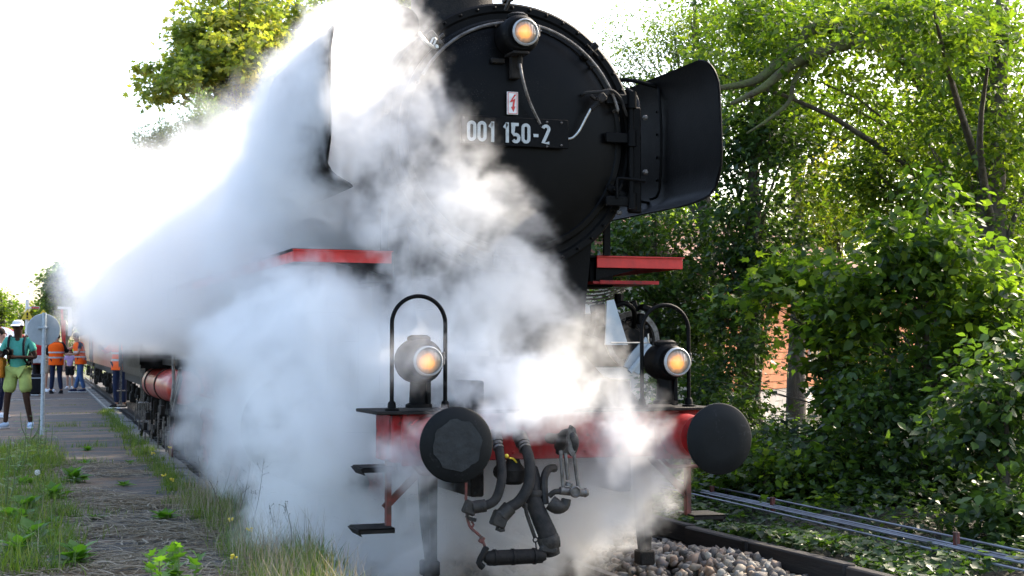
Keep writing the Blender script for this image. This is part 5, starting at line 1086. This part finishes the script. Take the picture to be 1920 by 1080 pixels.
    for s in 'LR':
        a, b_, c = J['hp' + s], J['kn' + s], J['an' + s]
        if lw < 1: e_ = b_.lerp(a, .12) ; P2 += [(a, .115 * k, .115 * k), (a.lerp(e_, .55), .125 * k, .12 * k), (e_, .118 * k, .115 * k)]; e2 += [(0, n_), (n_, n_ + 1), (n_ + 1, n_ + 2)]; n_ += 3
        else: P2 += [(a, .098 * k, .098 * k), (b_, .075 * k, .075 * k), (c + Vector((0, 0, .02)), .062 * k, .062 * k)]; e2 += [(0, n_), (n_, n_ + 1), (n_ + 1, n_ + 2)]; n_ += 3
    skin_mesh('shorts' if lw < 1 else 'trousers', P2, e2, M[look['bottom']], t, 1)
    for s in 'LR':
        a, to = J['an' + s], J['to' + s]; mb = MB(); d = (to - a); d.z = 0; d.normalize(); mb.tube([a + Vector((0, 0, -.01)) - d * .04, Vector((a.x, a.y, .045)) + d * .03, Vector((a.x, a.y, .038)) + d * .12, Vector((a.x, a.y, .03)) + d * .19], [.048 * k, .052 * k, .045 * k, .03 * k], 10, 3)
        sh = add(mb, 'shoe', look['shoe']); mb = MB(); c = Vector((a.x, a.y, .012)) + d * .07; mb.box(tuple(c), (.09, .27, .024), Matrix.Rotation(math.atan2(-d.x, d.y), 3, 'Z'), .008); o = add(mb, 'sole', look.get('sole', 'white_cloth'), sh)
    return t, J, add
def facing(dx, dy): return math.atan2(-dx, dy)
# the photographer standing by the pole
p_ = at(34, 700, 17.8)
t, J, add = person('man in white cap, teal shirt and lime shorts holding a camera at his chest', (p_.x, 17.8, PZ), facing(-.30, -.95),
    {'hpL': (-.10, 0, .93), 'anL': (-.20, -.05, .08), 'knL': (-.15, .04, .50), 'toL': (-.24, .12, .03), 'anR': (.19, .02, .08), 'knR': (.15, .06, .50), 'toR': (.25, .18, .03),
     'elR': (.30, -.02, 1.16), 'wrR': (.17, .25, 1.20), 'elL': (-.29, .02, 1.15), 'wrL': (-.02, .24, 1.16), 'hd1': (.0, .05, 1.66), 'hd0': (0, .035, 1.57)},
    dict(skin='skin_dark', top='teal_shirt', bottom='lime_shorts', leg=.5, shoe='paleblue', hair=False, sleeve=.7, hem=-.06, fit=1.05), 1.80)
h = J['hd1']; mb = MB(); mb.lathe(h + Vector((0, -.01, .015)), (0, 0, 1), [(0, .096), (.035, .096), (.07, .082), (.088, .05), (.094, .01)], 20); mb.box(tuple(h + Vector((0, .13, .02))), (.15, .12, .012), Matrix.Rotation(-.25, 3, 'X'), .005); add(mb, 'cap', 'white_cloth')
mb = MB(); mb.box(tuple(h + Vector((0, .10, .008))), (.13, .02, .035), None, .008); add(mb, 'sunglasses', 'black_cloth')
for s in (-1, 1):
    mb = MB(); mb.tube([(s * .12, -.14, 1.2), (s * .14, -.08, 1.50), (s * .135, .05, 1.53), (s * .125, .15, 1.40), (s * .13, .12, 1.18), (s * .15, -.02, 1.08), (s * .14, -.13, 1.10)], .020, 8, 3); add(mb, 'backpack_strap', 'black_cloth')
mb = MB(); mb.box((0, -.24, 1.27), (.32, .20, .48), None, .06); mb.box((0, -.36, 1.18), (.22, .06, .22), None, .03); add(mb, 'backpack', 'black_cloth')
c = thing('camera', 'black camera with lens held by the man in the white cap', 'camera', tuple(Matrix.Translation(t.location) @ Matrix.Rotation(t.rotation_euler.z, 4, 'Z') @ Vector((.06, .36, 1.27))), rz=t.rotation_euler.z)
mb = MB(); mb.box((0, 0, 0), (.15, .075, .10), None, .012); mb.box((0, 0, .062), (.06, .06, .035), None, .01); mb.box((-.06, .01, 0), (.035, .09, .10), None, .012); o = mb.build('camera_body', M['black'], None); o.parent = c
mb = MB(); mb.lathe((0, .03, 0), (0, 1, 0), [(0, .038), (.06, .038), (.065, .045), (.13, .045), (.13, .036), (.12, .03)], 18); o = mb.build('lens', M['black'], None); o.parent = c
bag = thing('shoulder_bag', 'orange and black bag hanging at the side of the man in the white cap', 'bag', tuple(Matrix.Translation(t.location) @ Matrix.Rotation(t.rotation_euler.z, 4, 'Z') @ Vector((.27, .05, .96))), rz=t.rotation_euler.z)
mb = MB(); mb.box((0, 0, .05), (.12, .26, .34), None, .03); o = mb.build('bag_body', M['orange_bag'], None); o.parent = bag; mb = MB(); mb.tube([(0, -.1, .2), (-.05, -.08, .36), (-.12, .0, .54)], .014, 6, 3); mb.box((.02, 0, .18), (.10, .27, .08), None, .02); o = mb.build('strap_and_flap', M['black_cloth'], None); o.parent = bag
# workers in orange vests
p_ = at(105, 700, 37.3); person('man in orange vest and dark trousers seen from behind on the platform', (p_.x, 37.3, PZ), facing(.12, 1), {'elL': (-.27, .10, 1.16), 'wrL': (-.15, .28, 1.10), 'elR': (.29, .06, 1.20), 'wrR': (.32, .26, 1.28), 'anR': (.15, 0, .08), 'anL': (-.13, -.02, .08), 'hd1': (.01, .07, 1.63)}, dict(skin='skin_light', top='black_cloth', bottom='navy', shoe='black_cloth', sole='black_cloth', vest=True, sleeve=1, hem=-.04, fit=1.12), 1.78, 'people in orange vests')
p_ = at(151, 700, 38.7); person('man in orange vest and blue jeans facing left with his arm held out', (p_.x, 38.7, PZ), facing(-.95, -.15), {'elR': (.15, .30, 1.27), 'wrR': (.06, .52, 1.18), 'elL': (-.22, .12, 1.15), 'wrL': (-.12, .35, 1.12), 'che': (0, .06, 1.33), 'nec': (0, .10, 1.49), 'hd0': (0, .13, 1.56), 'hd1': (0, .16, 1.64), 'hd2': (0, .15, 1.70), 'shL': (-.185, .05, 1.42), 'shR': (.185, .05, 1.42), 'anL': (-.14, -.08, .08), 'anR': (.14, .12, .08), 'toR': (.15, .28, .03)}, dict(skin='skin_light', top='navy', bottom='jeans', shoe='navy', vest=True, sleeve=.6, hem=-.04, fit=1.1), 1.80, 'people in orange vests')
person('man in orange vest standing in the gap between tender and coach', (-.78, 24.2, .36), facing(-.7, -.7), {'elR': (.26, .15, 1.22), 'wrR': (.2, .35, 1.3)}, dict(skin='skin_light', top='orange_vest', bottom='navy', shoe='black_cloth', vest=True, sleeve=1, fit=1.05), 1.72, 'people in orange vests')
# bystanders
p_ = at(68, 700, 36); person('woman in red top half hidden by the sign pole', (p_.x, 36, PZ), facing(.8, -.5), {'wrR': (.1, .25, 1.1)}, dict(skin='skin_light', top='red_cloth', bottom='black_cloth', shoe='black_cloth', long=True), 1.66)
p_ = at(131, 700, 43); person('child in lilac top between the two men in orange vests', (p_.x, 43, PZ), facing(-.2, -1), {}, dict(skin='skin_light', top='lilac', bottom='black_cloth', leg=.5, shoe='white_cloth', haircol='hair', long=True), 1.30)
p_ = at(91, 700, 39.5); person('person in beige clothes behind the left man in orange vest', (p_.x, 39.5, PZ), facing(.5, -.8), {}, dict(skin='skin_light', top='beige', bottom='beige', leg=.5, shoe='white_cloth'), 1.68)
p_ = at(-2, 700, 22); person('person in pale blue shirt cut off by the left edge of the picture', (p_.x, 22, PZ), facing(.9, -.3), {}, dict(skin='skin_light', top='paleblue', bottom='navy', shoe='white_cloth', hem=-.12, fit=1.3), 1.70)
p_ = at(75, 640, 44); person('person in grey farther back between sign and men in vests', (p_.x, 44, PZ), facing(0, -1), {}, dict(skin='skin_light', top='reflective', bottom='navy', shoe='black_cloth'), 1.75)
p_ = at(68, 735, 35.4); sc_ = thing('suitcase', 'black wheeled suitcase standing by the sign pole', 'suitcase', (p_.x, 35.4, PZ)); mb = MB(); mb.box((p_.x, 35.4, PZ + .33), (.42, .26, .56), None, .04); mb.build('shell', M['black_cloth'], sc_); mb = MB(); mb.box((p_.x, 35.26, PZ + .50), (.40, .015, .03)); mb.tube([(p_.x - .12, 35.4, PZ + .6), (p_.x - .12, 35.4, PZ + .95), (p_.x + .12, 35.4, PZ + .95), (p_.x + .12, 35.4, PZ + .6)], .01, 6, 0); mb.build('handle', M['galv'], sc_); mb = MB()
for s in (-.17, .17): mb.cyl((p_.x + s - .015, 35.35, PZ + .03), (p_.x + s + .015, 35.35, PZ + .03), .03, n=10)
mb.build('wheels', M['black'], sc_)
p_ = at(60, 665, 35.9); rp = thing('red_backpack', 'red backpack worn beside the sign pole', 'backpack', (p_.x + .1, 35.7, PZ + .9)); mb = MB(); mb.box((p_.x + .12, 35.68, PZ + 1.15), (.36, .24, .55), None, .07); mb.build('pack', M['red_cloth'], rp); mb = MB(); mb.box((p_.x + .12, 35.55, PZ + 1.02), (.26, .05, .22), None, .02); mb.build('pocket', M['reflective'], rp)
# red and white sunshade at the left edge
q = at(2, 655, 30); um = thing('sunshade', 'red and white sunshade at the left edge behind the standing man', 'umbrella', (q.x, 30, PZ)); MB().cyl((q.x, 30, PZ), (q.x, 30, 2.12), .02, n=8).build('pole', M['white'], um)
for k in range(8):
    mb = MB(); 
    for i in range(7):
        r_ = .62 * i / 6; z = 2.15 - .28 * (i / 6) ** 2
        for a in (45 * k, 45 * k + 22.5, 45 * k + 45): mb.v.append((q.x + r_ * math.cos(R(a)) + .001 * (i == 0), 30 + r_ * math.sin(R(a)), z))
    mb.f = [(3 * i + j, 3 * i + j + 1, 3 * i + j + 4, 3 * i + j + 3) for i in range(6) for j in (0, 1)]; mb.build('panel', M['red_cloth'] if k % 2 else M['white_cloth'], um)
# ------------------------------------------------------------------ steam: billowing puffs of real vapour, one grid beside and in front of the engine
def steam_material():
    m = bpy.data.materials.new('steam'); m.use_nodes = True; nt = m.node_tree; nt.nodes.clear()
    o = nt.nodes.new('ShaderNodeOutputMaterial'); p = nt.nodes.new('ShaderNodeVolumePrincipled')
    p.inputs['Color'].default_value = (.998, .998, .999, 1); p.inputs['Density'].default_value = 1.0; p.inputs['Anisotropy'].default_value = .25
    nt.links.new(p.outputs[0], o.inputs['Volume']); return m
M['steam'] = steam_material()
def steam_volume(name, lo, hi, res, puffs, label, nscale=1.0, gain=1.0):
    """puffs: (centre, radii (x, y, z), peak density, hardness); field = warped sum of puffs cut by fractal noise"""
    ng = bpy.data.node_groups.new(name, 'GeometryNodeTree')
    ng.interface.new_socket('Geometry', in_out='INPUT', socket_type='NodeSocketGeometry'); ng.interface.new_socket('Geometry', in_out='OUTPUT', socket_type='NodeSocketGeometry')
    N = ng.nodes; L = ng.links
    out = N.new('NodeGroupOutput'); vc = N.new('GeometryNodeVolumeCube'); sm = N.new('GeometryNodeSetMaterial'); sm.inputs['Material'].default_value = M['steam']
    vc.inputs['Min'].default_value = lo; vc.inputs['Max'].default_value = hi
    for k, a in enumerate('XYZ'): vc.inputs['Resolution ' + a].default_value = res[k]
    L.new(vc.outputs[0], sm.inputs[0]); L.new(sm.outputs[0], out.inputs[0])
    pos = N.new('GeometryNodeInputPosition')
    def vm(op, a, b=None):
        n = N.new('ShaderNodeVectorMath'); n.operation = op
        for k, q in enumerate((a, b)):
            if q is None: continue
            if isinstance(q, (tuple, list, Vector)): n.inputs[k].default_value = tuple(q)
            elif isinstance(q, (int, float)): n.inputs['Scale'].default_value = q
            else: L.new(q, n.inputs[k])
        return n
    def ma(op, a, b=None, c=None, clamp=False):
        n = N.new('ShaderNodeMath'); n.operation = op; n.use_clamp = clamp
        for k, q in enumerate((a, b, c)):
            if q is None: continue
            if isinstance(q, (int, float)): n.inputs[k].default_value = q
            else: L.new(q, n.inputs[k])
        return n.outputs[0]
    def noise(vec, sc, det, rough, colour=False, w=0):
        n = N.new('ShaderNodeTexNoise'); n.inputs['Scale'].default_value = sc; n.inputs['Detail'].default_value = det; n.inputs['Roughness'].default_value = rough
        L.new(vec, n.inputs['Vector']); return n.outputs['Color' if colour else 'Fac']
    w1 = vm('SUBTRACT', noise(pos.outputs[0], .9 * nscale, 2, .5, True), (.5, .5, .5)); w1 = vm('MULTIPLY', w1.outputs[0], (.75, .75, .75))
    p1 = vm('ADD', pos.outputs[0], w1.outputs[0])
    w2 = vm('SUBTRACT', noise(p1.outputs[0], 3.2 * nscale, 3, .55, True), (.5, .5, .5)); w2 = vm('MULTIPLY', w2.outputs[0], (.26, .26, .26))
    p2 = vm('ADD', p1.outputs[0], w2.outputs[0])
    fb = noise(p2.outputs[0], 1.5 * nscale, 5, .58)          # billows
    fb2 = noise(p2.outputs[0], 5.5 * nscale, 4, .6)
    fb3 = noise(p2.outputs[0], 15 * nscale, 4, .62)
    fbm = ma('ADD', ma('ADD', ma('MULTIPLY', fb, .38), ma('MULTIPLY', fb2, .36)), ma('MULTIPLY', fb3, .26))
    tot = None
    for c, r, d, hard in puffs:
        s = vm('SUBTRACT', p2.outputs[0], tuple(c)); s = vm('DIVIDE', s.outputs[0], tuple(r)); s = vm('LENGTH', s.outputs[0])
        f = ma('SUBTRACT', 1.0, s.outputs['Value'])          # 1 in the middle, 0 at the rim, negative outside
        f = ma('ADD', f, ma('MULTIPLY', ma('SUBTRACT', fbm, .5), 3.4 * (1 - hard) + .5))
        n = N.new('ShaderNodeMapRange'); n.interpolation_type = 'SMOOTHSTEP'; n.inputs[1].default_value = .0; n.inputs[2].default_value = .16 + .5 * (1 - hard); n.inputs[3].default_value = 0; n.inputs[4].default_value = d * gain
        L.new(f, n.inputs[0]); v = n.outputs[0]
        tot = v if tot is None else ma('MAXIMUM', tot, v)
    # finer wisps eat into the whole
    wis = N.new('ShaderNodeMapRange'); wis.interpolation_type = 'SMOOTHSTEP'; wis.inputs[1].default_value = .42; wis.inputs[2].default_value = .59; wis.inputs[3].default_value = .22; wis.inputs[4].default_value = 1.65; L.new(fbm, wis.inputs[0])
    tot = ma('MULTIPLY', tot, wis.outputs[0])
    L.new(tot, vc.inputs['Density'])
    vol = bpy.data.volumes.new(name); o = bpy.data.objects.new(name, vol); col.objects.link(o)
    vol.materials.append(M['steam'])
    md = o.modifiers.new('cloud', 'NODES'); md.node_group = ng
    tag(o, label, 'steam', kind='stuff'); return o
def puff(u, v, y, ru, rv, ry, d, hard=.5):
    c = at(u, v, y); depth = (c - CAM).dot(FW); s = depth / FPX
    return (c, (ru * s / .94, ry, rv * s), d, hard)
PF = [  # near grid: photo place, depth along the engine, radii
    puff(740, 220, .95, 120, 190, .40, 1.7, .42), puff(600, 225, 1.5, 60, 220, .5, 4, .62), puff(612, 190, 1.12, 30, 190, .22, 5, .6), puff(668, 40, 1.1, 70, 70, .3, 3.5, .5),      # over the left half of the smokebox door
    puff(810, 400, .95, 150, 130, .45, 2.2, .45), puff(850, 300, .9, 80, 120, .25, 1.3, .35), puff(770, 650, .22, 100, 90, .16, .9, .2),
    puff(930, 420, 1.0, 100, 110, .35, 1.1, .38),
    puff(760, 600, 1.4, 180, 110, .5, 3.0, .55),          # below the smokebox
    puff(930, 590, 1.15, 150, 130, .5, 2.0, .5),
    puff(820, 690, 1.05, 170, 110, .42, 5, .6),
    puff(1040, 660, .95, 110, 120, .45, 1.25, .46),
    puff(1000, 740, .8, 120, 60, .35, 3, .45),
    puff(1120, 755, .45, 110, 65, .35, 1.5, .42),
    puff(1150, 815, .36, 95, 80, .3, 2.4, .48), puff(800, 990, .70, 90, 110, .2, 2.2, .45), puff(1000, 800, .38, 150, 62, .22, 7.0, .5), puff(1205, 880, .5, 75, 100, .25, 4.0, .45), puff(1130, 840, .4, 80, 70, .22, 5.0, .5),
    puff(1010, 790, .40, 110, 60, .2, 2.2, .3),
    puff(600, 640, 1.7, 210, 140, .8, 3.8, .62),
    puff(590, 790, 1.7, 190, 130, .9, 4.2, .65),
    puff(750, 850, .48, 80, 60, .22, 3.4, .35), puff(775, 830, .42, 70, 60, .18, 5.0, .45), puff(900, 735, .72, 130, 60, .3, 4.5, .5),
    puff(560, 900, 1.8, 120, 150, .8, 3, .6),
    puff(690, 1000, 1.6, 250, 130, .8, 3.4, .62),
    puff(980, 960, 1.3, 250, 160, .6, 2.8, .58), puff(1060, 900, .75, 200, 90, .2, 1.4, .4),
    puff(1150, 910, .8, 120, 110, .5, 2.4, .38),
    puff(575, 270, 2.0, 115, 190, 1.0, 4.2, .6),
    puff(680, 60, 2.2, 100, 120, .7, 1.2, .42),
    puff(600, 480, 3.0, 230, 220, 1.0, 3.5, .65),
]
PF2 = [ # far grid: the big bank drifting over the platform
    puff(540, 330, 4.6, 230, 190, 2.2, .75, .62),
    puff(480, 500, 5.2, 250, 170, 2.6, .95, .68),
    puff(330, 440, 8.5, 200, 160, 4.0, .6, .65),
    puff(440, 690, 5.0, 80, 120, 1.4, 1.6, .5),
    puff(500, 850, 4.2, 90, 150, 1.2, 2.0, .6),
    puff(620, 190, 5.5, 110, 130, 2.2, .55, .5),
    puff(230, 520, 12.0, 130, 110, 4.0, .5, .55),
    puff(310, 590, 9.0, 170, 75, 3.0, 1.0, .62), puff(240, 600, 14, 110, 60, 4, .8, .6), puff(345, 640, 9.3, 90, 34, 1.8, 1.0, .5),
    puff(400, 330, 8.0, 190, 90, 3.0, .2, .3), puff(240, 400, 11, 90, 110, 3, .3, .45),
    puff(200, 655, 15.0, 40, 40, 1.5, .4, .2),
    puff(360, 810, 7.0, 50, 40, .8, .7, .3),
]
S1 = steam_volume('steam', (-4.2, -.35, .02), (1.6, 3.6, 5.6), (250, 150, 242), PF, 'dense grey white steam billowing over the front of the engine', 1.0)
S2 = steam_volume('steam_bank', (-5.2, 3.6, .02), (1.2, 17.0, 7.6), (128, 150, 140), PF2, 'bright white steam bank drifting along the platform side of the train', .6)
